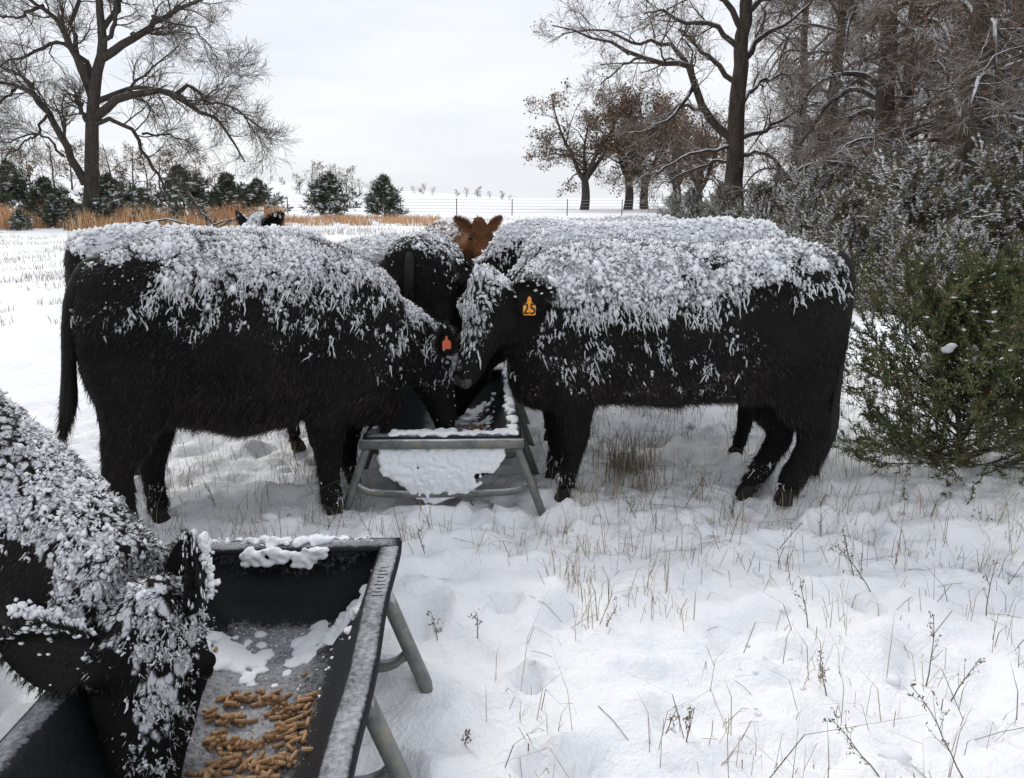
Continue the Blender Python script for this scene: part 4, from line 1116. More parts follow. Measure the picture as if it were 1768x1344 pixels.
LT = [limb([(157, 392), (158, 300), (160, 215), (165, 140), (178, 80), (172, 20), (180, -60), (190, -150)], .43, .10, 18, amp=.03),
      limb([(178, 100), (225, 60), (262, 28), (310, -5), (370, -50)], .24, .05, depth=2), limb([(162, 210), (190, 185), (240, 165), (300, 165), (350, 190), (400, 225), (440, 280)], .27, .04, depth=-1.5),
      limb([(168, 175), (200, 155), (240, 148), (290, 160), (335, 195), (370, 205)], .17, .03, depth=2), limb([(300, 165), (325, 148), (350, 172), (400, 188), (450, 225)], .13, .03, depth=1),
      limb([(160, 150), (145, 115), (125, 60), (105, 30), (75, 10), (40, -20)], .2, .05, depth=-2), limb([(162, 190), (110, 80), (60, 75), (10, 92), (-60, 105)], .15, .04, depth=2),
      limb([(148, 318), (118, 262), (90, 212), (60, 165), (30, 148), (-20, 140)], .24, .08), limb([(60, 165), (40, 138), (0, 118), (-60, 90)], .12, .04, depth=1),
      limb([(165, 215), (200, 208), (245, 232), (262, 268), (290, 300), (310, 325), (350, 390)], .13, .05, depth=-2), limb([(245, 232), (275, 233), (300, 235), (330, 260)], .07, .02, depth=1),
      limb([(172, 60), (195, 10), (200, -60), (215, -130)], .16, .05, depth=1), limb([(178, 80), (205, 40), (212, -20), (250, -90)], .14, .04, depth=-1),
      limb([(165, 140), (130, 90), (118, 30), (130, -40), (100, -110)], .17, .05, depth=1), limb([(150, 210), (140, 185), (130, 165)], .14, .1, n=14), limb([(110, 270), (70, 232), (30, 242), (-10, 250)], .07, .03),
      limb([(80, 200), (50, 230), (20, 240), (-30, 270)], .08, .03, depth=2), limb([(30, 148), (10, 180), (-30, 215)], .09, .03, depth=-1), limb([(262, 28), (300, 40), (350, 60), (390, 110)], .08, .02, depth=-1),
      limb([(225, 60), (260, 55), (285, 65)], .06, .02, depth=1), limb([(75, 10), (30, 30), (-20, 20)], .1, .03), limb([(400, 188), (430, 210), (462, 262)], .05, .015), limb([(350, 172), (385, 140), (415, 120)], .045, .012)]
o = P(157, 390, TY); o[2] = 0
big_tree('large bare leafless tree standing alone on the left behind the cattle', LT, TY, (M_BARK, M_TWIG), [(11, .2, .35, .8, 8, .2, .02, .42, 1.5), (8, .12, .6, .7, 6, .2, .02, .5, .9), (7, .12, .65, .6, 3, .2, .04, .6, .6)], o, seed=41)

# generic bare tree in its own frame
def gen_tree(rng, H, r0, nl, spread, zlo, droop, lv, lean=0.0):
    n = 14
    t = np.linspace(0, 1, n)
    tr = np.stack([lean * t * H + np.cumsum(rng.normal(size=n)) * .012 * H * t, np.cumsum(rng.normal(size=n)) * .012 * H * t, t * H - .4], 1)
    TR = (tr, r0 * (1 - .75 * t) * (1 + .25 * np.exp(-t * 14)))
    limbs = [TR]
    for i in range(nl):
        q = zlo + (1 - zlo) * (i + rng.random()) / nl * .95; j = q * (n - 1); a = int(j)
        base = tr[a] * (1 - (j - a)) + tr[min(a + 1, n - 1)] * (j - a)
        az = rng.uniform(0, 6.283); Ln = spread * H * (1.1 - .6 * q) * rng.uniform(.6, 1.2)
        d = np.array([math.cos(az), math.sin(az), rng.uniform(.25, .9)]); d /= np.linalg.norm(d); p = base.copy(); out = [p]
        for s in range(n - 1):
            d = d + rng.normal(size=3) * .13 + np.array([0, 0, -droop * s / n]); d /= np.linalg.norm(d); p = p + d * Ln / (n - 1); out.append(p)
        limbs.append((np.array(out), np.linspace(r0 * (.34 - .16 * q), r0 * .06, n)))
    return limbs
def copy_tree_obj(root, loc, rz, sc, label=None, group=None):
    r = root.copy(); COL.objects.link(r); r.location = loc; r.rotation_euler = (0, 0, rz); r.scale = (sc, sc, sc)
    if label: r['label'] = label
    if group: r['group'] = group
    for ch in list(root.children):
        c = ch.copy(); COL.objects.link(c); c.parent = r
    return r
Z0 = np.zeros(3)
def at_ground(px, Y, dz=0.):
    x = (px - CX) / F_PX * (Y * math.cos(PITCH) + (CAMH - 0) * math.sin(PITCH)); return (x, Y, gz1(x, Y) + dz)

# oaks with russet leaves beyond the herd
LVo = [(6, .25, .45, .8, 6, .25, .04, .45, .9), (6, .2, .5, .75, 5, .25, .03, .55, .5), (4, .2, .6, .7, 3, .2, .0, .7, .45)]
oaks = []
def gen_oak(rng, H, r0, forks, spread):
    n = 14; t = np.linspace(0, 1, n)
    th = .24 * H
    tr = np.stack([.05 * th * np.sin(t * 3), 0 * t, t * th - .3], 1)
    L_ = [(tr, r0 * (1.25 - .35 * t))]
    def run(p, d, Ln, up, w, ra, rb):
        out = [p]; 
        for q in range(n - 1):
            d = unit(d + rng.normal(size=3) * w + np.array([0, 0, up])); p = p + d * Ln / (n - 1); out.append(p)
        return np.array(out), np.linspace(ra, rb, n)
    mains = []
    for k in range(forks):
        az = 6.283 * (k + .3 * rng.random()) / forks; sp_ = spread * rng.uniform(.5, 1.0)
        mains.append(run(tr[-1] - np.array([0, 0, .15]), unit(np.array([math.cos(az) * sp_, math.sin(az) * sp_, 1.0])), H * rng.uniform(.6, .78), .02, .10, r0 * .62, r0 * .1))
    L_ += mains
    for m_ in mains:
        for k in range(7):
            i = int(2 + k * 1.6 + rng.random()); i = min(i, n - 2); az = rng.uniform(0, 6.283)
            d = np.array([math.cos(az), math.sin(az), rng.uniform(.0, .5)])
            L_.append(run(m_[0][i], unit(d), H * rng.uniform(.22, .4) * (1.1 - .5 * i / n), .015, .16, m_[1][i] * .5, r0 * .05))
    return L_
for i, (px, Y, H, lab, lv_, fk, sp) in enumerate([(1008, 84, 13.8, 'russet-leaved oak standing leftmost beyond the herd, against the sky', 5200, 4, .95), (1083, 84, 13.6, 'forked russet oak second from the left beyond the herd', 5600, 4, .8), (1165, 80, 12.0, 'brownish oak between the russet oaks and the big right-hand trunk', 3400, 4, .9)]):
    r_ = np.random.default_rng(52 + i)
    l = gen_oak(r_, H, .42, fk, sp)
    loc = at_ground(px, Y)
    t = big_tree(lab, l, Y, (M_BARK, M_TWIG), LVo, Z0, leaves=lv_, leaf_size=.15, seed=60 + i); t.location = loc; t.name = 'oak_tree'
    t['category'] = 'oak tree'; oaks.append(t)
copy_tree_obj(oaks[2], at_ground(1112, 88), 2.0, 1.0, 'bare-topped oak standing just right of the forked oak trunk').name = 'oak_tree'
copy_tree_obj(oaks[2], at_ground(1205, 70), 4.1, .8, 'small oak half hidden beside the big right-hand trunk').name = 'oak_tree'

# big tree at px 1268
YR = 27.0
rt = np.random.default_rng(32)
RT = [limb([(1266, 420), (1267, 320), (1270, 230), (1275, 150), (1280, 80), (1290, 0), (1300, -100)], .33, .17, 18, Y=YR, amp=.02),
      limb([(1266, 240), (1235, 215), (1210, 175), (1190, 118), (1160, 108), (1110, 98), (1060, 78), (1010, 60), (955, 42)], .16, .02, Y=YR, amp=.04),
      limb([(1190, 118), (1170, 85), (1140, 70), (1100, 68), (1060, 48), (1000, 45), (950, 65)], .09, .015, Y=YR, amp=.04, depth=1),
      limb([(1200, 145), (1185, 170), (1150, 205), (1100, 230), (1070, 235)], .09, .02, Y=YR, amp=.04, depth=-1),
      limb([(1215, 190), (1170, 185), (1150, 220), (1110, 255), (1075, 290)], .07, .015, Y=YR, amp=.04, depth=1.5),
      limb([(1110, 98), (1075, 115), (1045, 140), (1030, 160)], .05, .012, Y=YR, amp=.04),
      limb([(1262, 252), (1215, 262), (1165, 280), (1120, 300), (1080, 320)], .07, .015, Y=YR, amp=.04, depth=-1),
      limb([(1262, 275), (1220, 285), (1170, 310), (1130, 330)], .06, .015, Y=YR, amp=.04, depth=1),
      limb([(1275, 150), (1235, 100), (1200, 60), (1180, 40)], .1, .03, Y=YR, amp=.04, depth=1),
      limb([(1280, 90), (1230, 50), (1170, 40), (1130, 30), (1100, 40)], .1, .02, Y=YR, amp=.04, depth=-1),
      limb([(1285, 60), (1240, 0), (1150, -30), (1080, -20), (1010, -10)], .11, .02, Y=YR, amp=.04, depth=-1),
      limb([(1275, 240), (1320, 225), (1370, 190), (1420, 180)], .09, .02, Y=YR, amp=.04, depth=-1),
      limb([(1275, 270), (1300, 265), (1325, 275), (1340, 312)], .09, .03, Y=YR, amp=.03, depth=-1),
      limb([(1280, 110), (1320, 60), (1370, 30), (1430, -20)], .12, .03, Y=YR, amp=.04, depth=1),
      limb([(1278, 180), (1320, 140), (1370, 120), (1430, 110)], .1, .02, Y=YR, amp=.04, depth=2),
      limb([(1290, 20), (1330, -20), (1380, -60)], .12, .04, Y=YR), limb([(1290, 0), (1240, -50), (1180, -80), (1100, -90)], .12, .03, Y=YR)]
o = P(1266, 420, YR); o[2] = 0
LVr = [(10, .2, .36, .8, 7, .25, .03, .42, .9), (7, .15, .5, .75, 5, .25, .02, .5, .45), (6, .15, .6, .7, 4, .22, .0, .6, .25)]
big_tree('tall bare tree whose long limb arches left over the herd', RT, YR, (M_BARKS, M_TWIGS), LVr, o, leaves=900, leaf_size=.05, seed=42)

# wood on the right
LVw = [(9, .2, .42, .85, 7, .25, .0, .42, .9), (7, .15, .55, .75, 5, .25, -.01, .5, .5), (7, .12, .65, .7, 3, .25, .0, .6, .4)]
wood = []
for i in range(3):
    r_ = np.random.default_rng(73 + i)
    l = gen_tree(r_, 12 + i, .33, 26, .4, .14, .45, None, lean=(.0, .05, -.04)[i])
    t = big_tree('x', l, 20, (M_BARKS, M_TWIGS), LVw, Z0, leaves=1500, leaf_size=.06, seed=80 + i); wood.append(t)
spots = [(1505, 22, 0, 0.4, 1.0, 'bare snowy tree with a straight trunk, left of the thickest trunk in the wood'),
         (1640, 17, 1, 1.1, 1.0, 'thickest dark trunk in the wood on the right, snow on its arching limbs'),
         (1745, 20, 2, 2.6, .95, 'leaning snowy tree at the far right edge of the picture'),
         (1420, 31, 1, 4.0, .95, None), (1690, 30, 0, 3.3, 1.1, None), (1360, 38, 2, 1.9, .95, None), (1800, 26, 1, 5.9, 1.0, None),
         (1930, 22, 0, 1.0, 1.0, None), (1540, 27, 2, 3.7, .8, None)]
gl = 'bare snow-streaked tree deep in the tangle of the right-hand wood'
for i, (px, Y, v, rz, sc, lab) in enumerate(spots):
    if i < 3:
        t = wood[v]; t.location = at_ground(px, Y); t.rotation_euler = (0, 0, rz); t.scale = (sc,) * 3; t['label'] = lab
        if i == 1: t.scale = (1.0, 1.0, 1.0)
    else:
        copy_tree_obj(wood[v], at_ground(px, Y), rz, sc, gl, 'bare trees deep in the right-hand wood')

# ------------------------------------------------------------------ cedars and junipers
def spray_tree(rng, H, W, nb, nsub, nsp, sl, sw, shape=1.0, up=.35, snow=0.0, trunk_r=.05, sil=None, brown=.04, base=.04, gap=0.):
    """returns (wood mesh, crown arrays, snow arrays)"""
    th = rng.uniform(0, 6.283, nb); q = (np.arange(nb) + rng.random(nb)) / nb; q = q ** 1.1
    z0 = base * H + q * H * .86
    prof = (1 - q) ** shape * (.55 + .45 * np.sin(np.clip(q * 4 + .5, 0, 1.57)))
    Ln = np.maximum(W * .5 * prof * rng.uniform(.6, 1.35, nb), .07 * W)
    d = np.stack([np.cos(th), np.sin(th), up * (.0 + 1.35 * q) + .5 * q + rng.normal(size=nb) * .12], 1); d = unit(d)
    n = 7; p = np.stack([np.zeros(nb), np.zeros(nb), z0], 1); pts = [p]
    for s in range(n - 1):
        d = unit(d + rng.normal(size=d.shape) * .1 + np.array([0, 0, .07])); p = p + d * (Ln / (n - 1))[:, None]; pts.append(p)
    PT = np.stack(pts, 1); RR = (.012 * H * (.25 + .75 * (1 - q)) * .7)[:, None] * np.linspace(1, .15, n)[None] * (.8)
    a, b = grow(rng, PT, RR, nsub, .12, .42, .65, 5, .18, .10, .5, .05 * W)
    m = len(a)
    i = np.repeat(np.arange(m), nsp); t = rng.random(m * nsp) * 3.99; k = t.astype(int); w = (t - k)[:, None]
    c = a[i, k] * (1 - w) + a[i, k + 1] * w; td = unit(a[i, k + 1] - a[i, k])
    sd = unit(td * rng.uniform(.5, 1.2, (len(i), 1)) + rng.normal(size=c.shape) * .55 + np.array([0, 0, .15]))
    wv = unit(np.cross(sd, rng.normal(size=c.shape))); L_ = (sl * rng.uniform(.6, 1.4, len(i)))[:, None]; Wd = (sw * rng.uniform(.6, 1.4, len(i)))[:, None]
    V = np.stack([c, c + sd * L_ * .5 + wv * Wd, c + sd * L_, c + sd * L_ * .5 - wv * Wd], 1).reshape(-1, 3)
    clump = pnoise(c[:, 0] * 3.1 / H * 2 + 9, c[:, 2] * 3.1 / H * 2 + c[:, 1] * 2 / H, 3)
    tone = np.clip(.42 + .3 * clump + rng.normal(size=len(i)) * .14, 0, .88)
    tone = np.where(rng.random(len(i)) < brown, 1.0, tone)
    woodsets = [(PT, RR, 5), (a, np.maximum(b, .001), 3)]
    tz = np.linspace(0, H * .93, 9); tr = np.stack([np.cumsum(rng.normal(size=9)) * .01 * H, np.cumsum(rng.normal(size=9)) * .01 * H, tz], 1); tr[0] = 0
    woodsets.append((tr[None], (trunk_r * np.linspace(1, .1, 9))[None], 7))
    sn = None
    if snow > 0:
        ns = int(len(i) * snow); j = rng.choice(len(i), ns, replace=False)
        top = pnoise(c[j, 0] * 5 / H * 2, c[j, 1] * 5 / H * 2 + c[j, 2] * 3 / H * 2, 8) > -.15
        j = j[top]; ns = len(j)
        e = np.tile(np.array([0, 0, 1.]), (ns, 1)) + rng.normal(size=(ns, 3)) * .15; e = unit(e); x = unit(np.cross(e, sd[j])); y = np.cross(e, x)
        s = sl * rng.uniform(.2, .62, ns)
        sn = blobs(rng, c[j] + np.array([0, 0, sl * .12]), x, y, e, s * .6, s * 1.3, s * .35, OCT, .25)
    return woodsets, (V, np.arange(len(V)).reshape(-1, 4), np.repeat(tone, 4)), sn
def build_spray(name, label, cat, loc, data, nmat, group=None, rz=0, tx=0):
    ws, (V, Fq, tn), sn = data
    root = empty(name, loc, label, cat, group); root.rotation_euler = (0, tx, rz)
    multi(root, 'trunk', M_BARK, ws, Z0)
    o = link('foliage', mesh_arrays('foliage', V, [(Fq, 0)], [nmat], {'tone': tn}, False), root); o['kind'] = 'stuff'
    if sn is not None:
        o = link('branch_snow', mesh_arrays('branch_snow', sn[0], [(sn[1], 0)], [M_SNOWC]), root); o['kind'] = 'stuff'
    return root
# far cedars
rc = np.random.default_rng(101)
cb = [build_spray('cedar', 'x', 'cedar tree', (0, 0, 0), spray_tree(rc, 3.0, 4.9, 64, 8, 15, .42, .03, 1.0, .8, 0.12, .09, brown=.0), M_NEEDLEF),
      build_spray('cedar', 'x', 'cedar tree', (0, 0, 0), spray_tree(rc, 3.0, 4.5, 64, 8, 15, .42, .03, 1.15, .85, 0.12, .09, brown=.0), M_NEEDLEF)]
cs = [(570, 60, .98, 'dark cedar left of the pair in the open gap beyond the herd'), (664, 60, .96, 'dark cedar right of the pair in the open gap beyond the herd'),
      (320, 56, 1.12, 'wide dark cedar behind the orange grass right of the big bare tree'), (396, 55, .98, 'dark cedar behind orange grass, left of the two beside the gap'), (446, 54, .85, 'dark cedar at the right end of the orange grass'),
      (250, 60, .66, 'small narrow cedar on the snow right of the big bare trunk'), (196, 55, .95, 'dark cedar right behind the big bare trunk'), (84, 54, .9, 'dark cedar left of the big bare trunk behind the grass'),
      (24, 54, 1.0, 'tall thin cedar at the far left edge of the picture'), (-40, 50, 1.0, 'cedar just off the left edge of the field'), (128, 46, .45, 'little cedar close left of the big trunk'), (96, 41, .5, 'young cedar in front of the grass on the left'),
      (172, 40, .5, 'young cedar at the foot of the big bare tree'), (200, 42, .4, 'young cedar just right of the foot of the big tree'), (36, 38, .3, 'low cedar seedling near the left edge'), (305, 40, .33, 'low cedar among fallen branches in front of the grass'),
      (355, 41, .28, 'smallest low cedar among the fallen branches'), (140, 38, .38, 'squat young cedar in front of the big trunk'), (240, 38, .3, 'low spreading cedar right of the big tree foot')]
for i, (px, Y, sc, lab) in enumerate(cs):
    loc = at_ground(px, Y, -.05)
    if i < 2: t = cb[i]; t.location = loc; t['label'] = lab
    else: t = copy_tree_obj(cb[i % 2], loc, i * 1.7, sc, lab)
    t.scale = (sc, sc, sc * (1.0 if i != 8 else 1.2))
# thicket on the right
tv = [build_spray('juniper', 'x', 'juniper', (0, 0, 0), spray_tree(rc, 2.4, 3.4, 100, 12, 50, .055, .006, .7, .6, .42, .05, brown=.26), M_NEEDLET),
      build_spray('juniper', 'x', 'juniper', (0, 0, 0), spray_tree(rc, 2.6, 3.6, 100, 12, 50, .055, .006, .8, .55, .5, .05, brown=.28), M_NEEDLET),
      build_spray('juniper', 'x', 'juniper', (0, 0, 0), spray_tree(rc, 2.5, 3.2, 100, 12, 48, .055, .006, 1.0, .6, .24, .05, brown=.24), M_NEEDLET)]
ts = [(1560, 10, .5), (1640, 9.6, .5), (1770, 9.4, .6), (1450, 12, .72), (1560, 11.5, .86), (1680, 11, .9), (1790, 10.5, .95), (1380, 16, .72), (1480, 15.5, .9), (1600, 15, .98), (1720, 14.5, 1.05),
      (1250, 24, .8), (1310, 21, .82), (1400, 20, .95), (1500, 19.5, 1.1), (1610, 19, 1.1), (1190, 28, .75), (1340, 26, 1.0), (1450, 26, 1.15), (1700, 20, 1.2), (1850, 12, 1.0), (1560, 25, 1.15), (1160, 33, .7), (1240, 33, .9)]
jl = 'snow-dusted green juniper in the dense thicket behind the right-hand cow'
for i, (px, Y, sc) in enumerate(ts):
    loc = at_ground(px, Y, -.1)
    if i < 3: t = tv[i]; t.location = loc; t.scale = (sc,) * 3; t['label'] = jl; t['group'] = 'junipers of the thicket'
    else: copy_tree_obj(tv[i % 3], loc, i * 2.1, sc, jl, 'junipers of the thicket')
# near juniper
jn = build_spray('juniper', 'big green juniper bush in the right foreground beside the tagged cow', 'juniper', (*at_ground(1650, 4.15)[:2], -.02),
                 spray_tree(np.random.default_rng(7), 1.02, 2.1, 125, 13, 56, .03, .0034, .5, .85, .012, .022, brown=.07, base=.02), M_NEEDLE, rz=.5)
jn2 = build_spray('juniper', 'thin young juniper with an open crown behind the foreground bush', 'juniper', (*at_ground(1705, 5.1)[:2], -.02),
                  spray_tree(np.random.default_rng(8), 0.98, 1.0, 30, 9, 32, .03, .0036, .8, .9, .04, .02, brown=.1), M_NEEDLE)
jn3 = build_spray('juniper', 'low dark juniper at the right edge in front of the thicket', 'juniper', (*at_ground(1800, 4.6)[:2], -.02),
                  spray_tree(np.random.default_rng(9), 0.8, 1.5, 80, 12, 44, .03, .0036, .5, .9, .03, .02, brown=.1), M_NEEDLE)
rb = np.random.default_rng(17)
bx, by = at_ground(1650, 4.15)[:2]
for (dx, dz, k) in ((-.26, .74, 5), (-.34, .66, 4), (-.1, .7, 4)):
    pts = np.array([bx + dx, by - .18, dz]) + rb.normal(size=(k, 3)) * (.018, .03, .028)
    snow_heap(rb, pts, rb.uniform(.018, .034, k), .008, jn, 'branch_snow_pad', origin=np.array(jn.location), flat=.7)
for c in jn.children:
    if c.name.startswith('branch_snow_pad'): c.matrix_parent_inverse = Matrix.Rotation(-.5, 4, 'Z')

# distant bare scrub along the ridge
LVs = [(7, .2, .5, .8, 5, .25, .05, .5, .5), (6, .2, .6, .7, 4, .25, .05, .6, .3)]
sb = []
for i in range(2):
    l = gen_tree(np.random.default_rng(90 + i), 5, .12, 12, .45, .1, .0, None)
    t = big_tree('x', l, 100, (M_TWIG, M_TWIG), LVs, Z0, seed=95 + i, leaves=(0, 500)[i], leaf_size=.14); t.name = 'scrub_tree'; t['category'] = 'scrub tree'; sb.append(t)
rs = np.random.default_rng(23)
sl_ = [(540, 95, .75), (560, 95, .8), (585, 95, .85), (600, 96, .7), (622, 96, .5), (520, 96, .5), (640, 98, .45), (655, 98, .5), (200, 85, 1.1), (235, 86, 1.0), (280, 86, 1.0), (310, 88, .95), (180, 90, 1.1), (130, 85, 1.0), (100, 82, 1.1), (60, 80, .9), (15, 80, 1.0), (345, 88, .8), (260, 92, .9), (375, 90, .6),
       (470, 130, .35), (490, 130, .3), (715, 140, .35), (730, 140, .4), (748, 140, .35), (790, 150, .3), (806, 150, .45), (825, 150, .45), (845, 150, .35), (868, 150, .35), (880, 150, .25)]
for i, (px, Y, sc) in enumerate(sl_):
    loc = at_ground(px, Y, -.2)
    lab, grp = ('grey leafless scrub on the snowy rise behind the big bare tree', 'scrub behind the big bare tree') if px < 400 else (('brown scrub rising behind the pair of dark cedars', 'scrub behind the pair of cedars') if 500 < px < 700 else ('tiny bare tree on the distant snowy skyline', 'trees on the skyline'))
    if i < 2: t = sb[i]; t.location = loc; t.scale = (sc,) * 3; tag(t, lab, None, grp)
    else: copy_tree_obj(sb[i % 2], loc, i * 1.3, sc, lab, grp)

# fence across the field
rf = empty('wire_fence', at_ground(860, 66), 'thin wire fence with slim posts crossing the snowy field beyond the herd', 'fence')
of = np.array(rf.location)
xsf = np.arange(-24, 17, 4.6) + 1.0
for x in xsf:
    z = gz1(x, 66 + .05 * x); m = MB(); m.tube([(x, 66 + .05 * x, z - .2), (x + .02, 66 + .05 * x, z + 1.35)], [.045, .04], 6); m.build('post', M_BARK, rf, origin=of)
for h in (.25, .5, .75, 1.0, 1.25):
    pts = [(x, 66 + .05 * x, gz1(x, 66 + .05 * x) + h) for x in xsf]; m = MB(); m.tube(pts, .012, 4); m.build('wire', M_STEEL, rf, origin=of)

# fallen limbs in front of the grass
rfb = np.random.default_rng(13)
for i, (pp, r0, lab) in enumerate([([(322, 330), (335, 350), (355, 375), (372, 396)], .07, 'snowy fallen limb slanting down behind the left cow'), ([(345, 398), (375, 385), (410, 378), (452, 366)], .05, 'fallen grey branch lying level behind the left cow'),
                                   ([(230, 388), (290, 380), (340, 392), (380, 398)], .05, 'low fallen bough in front of the young cedars'), ([(380, 392), (420, 375), (440, 392)], .04, 'short crooked fallen branch nearest the black ears')]):
    w = resample([P(a, b, 30) for a, b in pp], 10, rfb, .02); org = w[0].copy()
    a, b = grow(rfb, w[None], np.linspace(r0, r0 * .3, 10)[None], 9, .1, .35, .8, 5, .25, .0, .5, .3)
    a2, b2 = grow(rfb, a, b, 5, .1, .5, .7, 4, .25, 0, .5, .15)
    Vs = MB()
    for pt, rr, k in ((w[None], np.linspace(r0, r0 * .3, 10)[None], 7), (a, b, 4), (a2, b2, 3)):
        v, fs = tubes(pt, rr, k); Vs.add(v, fs)
    o = Vs.build('fallen_branch', M_BARKS, None, origin=org); o.location = org; tag(o, lab, 'fallen branch')

# ------------------------------------------------------------------ grasses and weeds
def blades(rng, x, y, h, w, lean, curve=.25, z=None, tone=None):
    n = len(x)
    z = gz(x, y) if z is None else z
    a = rng.uniform(0, 6.283, n); ld = np.stack([np.cos(a), np.sin(a), np.zeros(n)], 1) * (lean * rng.random(n))[:, None]
    b = np.stack([x, y, z - .02], 1); up = np.array([0, 0, 1.])
    m = b + (up + ld * .6) * (h * .55)[:, None]; t = b + (up * (1 - curve * rng.random(n))[:, None] + ld * 1.6) * h[:, None]
    s = unit(np.stack([rng.normal(size=n), rng.normal(size=n) * .4, np.zeros(n)], 1)) * w[:, None]
    V = np.stack([b - s, b + s, m + s * .8, m - s * .8, t], 1).reshape(-1, 3)
    k = np.arange(n)[:, None] * 5
    tn = np.repeat(rng.random(n) if tone is None else tone, 5)
    return V, [k + np.array([[0, 1, 2, 3]]), k + np.array([[3, 2, 4]])], tn
def grass_obj(name, label, rng, x, y, h, w, lean, m, cat='grass', curve=.25):
    V, Fs, tn = blades(rng, x, y, h, w, lean, curve)
    o = link(name, mesh_arrays(name, V, [(f, 0) for f in Fs], [m], {'tone': tn}, False)); tag(o, label, cat, kind='stuff')
rgz = np.random.default_rng(77)
def in_px(n, p0, p1, y0, y1):
    Y = rgz.uniform(y0, y1, n); px = rgz.uniform(p0, p1, n); return (px - CX) / F_PX * (Y * .97 + .36), Y
x, y = in_px(34000, -250, 490, 37, 50); k = pnoise(x * .35, y * .35, 2) > -.02 - .3 * (y > 43); x, y = x[k], y[k]
grass_obj('tall_grass', 'band of tall orange bluestem grass below the cedars on the left', rgz, x, y, rgz.uniform(.4, 1.3, len(x)) * (.75 + .75 * pnoise(x * .5, y * .5, 44)), np.full(len(x), .015), .25, M_OGRASS)
x, y = in_px(7000, 400, 760, 44, 58); k = pnoise(x * .4, y * .4, 4) > .0; x, y = x[k], y[k]
grass_obj('pale_grass', 'pale tan grass poking from the snow around the pair of cedars', rgz, x, y, rgz.uniform(.2, .6, len(x)), np.full(len(x), .013), .35, M_OGRASS)
x, y = in_px(9000, -150, 140, 9, 36); k = (pnoise(x * .9, y * .5, 6) + .5 * pnoise(x * 3, y * 1.3, 16)) > .12 + .25 * rgz.random(len(x)); x, y = x[k], y[k]
grass_obj('stubble_grass', 'short tan stubble in the snow behind the left cow', rgz, x, y, rgz.uniform(.05, .2, len(x)), np.full(len(x), .004), .6, M_GRASS)
x, y = in_px(9000, 480, 1150, 22, 62); k = pnoise(x * .3, y * .3, 9) > .1; x, y = x[k], y[k]
grass_obj('field_stubble', 'sparse stubble across the snowy field beyond the herd', rgz, x, y, rgz.uniform(.1, .35, len(x)), np.full(len(x), .008), .4, M_GRASS)
# near grass stems, clumped
cx_ = []; cy_ = []
for i in range(1500):
    X, Y = rgz.uniform(-2.2, 3.3), 1.1 + 5.9 * rgz.random() ** .8
    if X < -.1 and Y < 3.1: continue
    if -.75 < X < .2 and 3.4 < Y < 5.4: continue
    kx = rgz.integers(2, 13) if Y > 2.6 else rgz.integers(1, 7)
    cx_ += list(X + rgz.normal(0, .05, kx)); cy_ += list(Y + rgz.normal(0, .05, kx))
x, y = np.array(cx_), np.array(cy_)
grass_obj('grass_stems', 'thin dry grass stems scattered through the foreground snow', rgz, x, y, rgz.uniform(.06, .3, len(x)) * rgz.uniform(.5, 1.2, len(x)), rgz.uniform(.0008, .0016, len(x)), .9, M_GRASS, curve=.6)
x = rgz.normal(.66, .09, 330); y = rgz.normal(4.15, .12, 330)
grass_obj('grass_clump', 'brown matted weed clump in the snow under the tagged cow', rgz, x, y, rgz.uniform(.1, .32, 330), rgz.uniform(.001, .002, 330), .55, M_WEED, 'grass', curve=.5)

def weed(rng, h, lean, seedy=1.0, nb=5):
    m = MB()
    n = 9; d = unit(np.array([lean, rng.normal() * .15, 1.0])); p = np.array([0, 0, -.03]); pts = [p]
    for i in range(n - 1):
        d = unit(d + rng.normal(size=3) * .07 + np.array([lean * .05, 0, 0])); p = p + d * h / (n - 1); pts.append(p)
    pts = np.array(pts); m.tube(pts, np.linspace(.0023, .001, n), 5, 0, .3)
    a, b = grow(rng, pts[None], np.linspace(.002, .001, n)[None], nb, .3, .3, .6, 5, .15, .05, .7, .03)
    v, fs = tubes(a, b, 4); m.add(v, fs, 0, .4)
    tips = np.vstack([a[:, 2:].reshape(-1, 3), pts[4:]]); k = int(8 + 34 * seedy)
    i = rng.integers(0, len(tips), k); c = tips[i] + rng.normal(size=(k, 3)) * .004
    e = unit(rng.normal(size=(k, 3))); f = unit(np.cross(e, rng.normal(size=(k, 3)))); g_ = np.cross(e, f); s = rng.uniform(.0014, .0034, k)
    v, f2, nb_ = blobs(rng, c, e, f, g_, s * 2.0, s * .7, s * .6, ICO1, .2); m.add(v, f2, 0, np.repeat(rng.uniform(.1, .8, k), nb_))
    return m
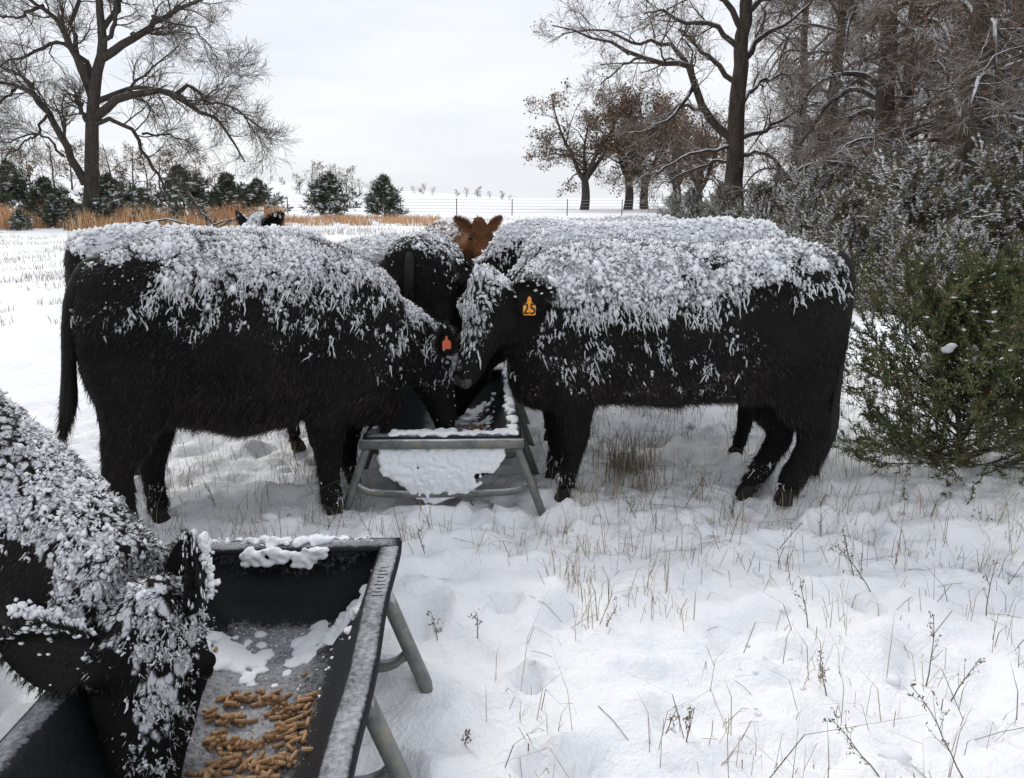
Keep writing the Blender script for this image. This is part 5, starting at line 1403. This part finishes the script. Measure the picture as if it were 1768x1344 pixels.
wd = [(1510, 1040, .30, -.55, 1, 'long dark weed stalk leaning left below the juniper, heavy with seed heads'), (1478, 1010, .22, -.3, .8, 'dark seedy weed left of the long leaning stalk'), (1395, 1100, .2, .05, .7, 'upright weed with a fan of thin branches in mid foreground'),
      (1430, 1195, .17, -.1, 1, 'dark curled weed alone in the right foreground snow'), (1545, 1344, .28, -.7, 1.2, 'thick dark weed slanting up-left at the bottom edge'), (1680, 1344, .34, -.75, 1.2, 'long dark weed stalk slanting left near the bottom right corner'),
      (1600, 1170, .26, .2, .7, 'curved brown weed with drooping tips right of the leaning stalk'), (1700, 1080, .24, .15, .4, 'yellowish grass weed tall at the right edge'), (1640, 1190, .2, .4, .5, 'low bent weed left of the yellowish one'),
      (755, 1110, .14, .05, .8, 'dark weed beside the near trough leg'), (825, 1110, .13, .02, .5, 'thin upright weed right of the near trough corner'), (800, 1260, .1, .1, .7, 'small curled weed near the lower trough leg'),
      (1145, 1250, .12, .4, .3, 'short forked weed at the middle of the bottom snow'), (1185, 1290, .13, .05, .8, 'short seedy weed at bottom centre'), (1040, 1110, .12, .4, .2, 'thin broken weed left of the open snow patch'),
      (1100, 900, .2, -.3, .6, 'weed leaning left in front of the tagged cow front legs'), (1180, 880, .24, .2, .9, 'bushy brown weed under the tagged cow belly'), (1215, 860, .2, -.2, .9, 'dark weed just left of the tagged cow hind feet'),
      (735, 965, .14, -.1, .5, 'weed standing above the near trough corner'), (1265, 875, .14, .1, .8, 'dark tuft weed by the tagged cow front hind foot'), (1340, 950, .2, .35, .4, 'forked tan weed below the tagged cow hind feet'), (1420, 930, .2, -.2, .4, 'tan weed between the tail tip and the bush'),
      (480, 900, .14, .15, .6, 'weed sticking up behind the near trough rim'), (375, 870, .16, -.2, .6, 'brown weed between the left cow legs'), (560, 930, .14, .3, .3, 'thin weed in front of the left cow fore hoof')]
for i, (px, py, h, ln, sd_, lab) in enumerate(wd):
    ang = PITCH + math.atan((py - CY) / F_PX); Y = CAMH / math.tan(ang); w = P(px, py, Y)
    m = weed(np.random.default_rng(200 + i), h, ln, sd_, 5 if sd_ < 1 else 8)
    o = m.build('dead_weed', M_WEED); o.location = (w[0], w[1], gz1(w[0], w[1])); tag(o, lab, 'weed')

n = 260; rq = np.random.default_rng(66)
x = rq.uniform(-1.2, 3.2, n); y = rq.uniform(1.6, 6, n); k = ~((x < 0) & (y < 3.0)); x, y = x[k], y[k]; n = len(x)
a = rq.uniform(0, 6.28, n); d = np.stack([np.cos(a), np.sin(a), 0 * a], 1) * rq.uniform(.02, .09, n)[:, None]
c = np.stack([x, y, gz(x, y) + .006], 1); e1 = c - d; e2 = c + d; e1[:, 2] = gz(e1[:, 0], e1[:, 1]) + .004; e2[:, 2] = gz(e2[:, 0], e2[:, 1]) + .004; c[:, 2] = np.maximum(c[:, 2], (e1[:, 2] + e2[:, 2]) / 2 + .004)
v, fs = tubes(np.stack([e1, c, e2], 1), np.full((n, 3), .0010), 3)
o = link('fallen_straw', mesh_arrays('fallen_straw', v, [(f, 0) for f in fs], [M_GRASS], {'tone': np.repeat(rq.random(n) * .7, 9)})); tag(o, 'broken straw stalks lying flat on the foreground snow', 'straw', kind='stuff')
# snow clods kicked up in the foreground
rk = np.random.default_rng(19); n = 160
x = rk.uniform(-1.5, 3.0, n); y = rk.uniform(1.5, 5.5, n); k = ~((x < 0) & (y < 2.9)); x, y = x[k], y[k]; n = len(x)
s = .008 + .03 * rk.random(n) ** 3; e = np.tile([0, 0, 1.], (n, 1)); a = rk.uniform(0, 6.28, n); u1 = np.stack([np.cos(a), np.sin(a), 0 * a], 1); u2 = np.cross(e, u1)
v, f_, nb = blobs(rk, np.stack([x, y, gz(x, y) + s * .15], 1), u1, u2, e, s * 1.3, s, s * .6, ICO2, .09)
o = link('snow_clods', mesh_arrays('snow_clods', v, [(f_, 0)], [M_SNOWC])); tag(o, 'small clods of broken snow scattered over the foreground', 'snow', kind='stuff')
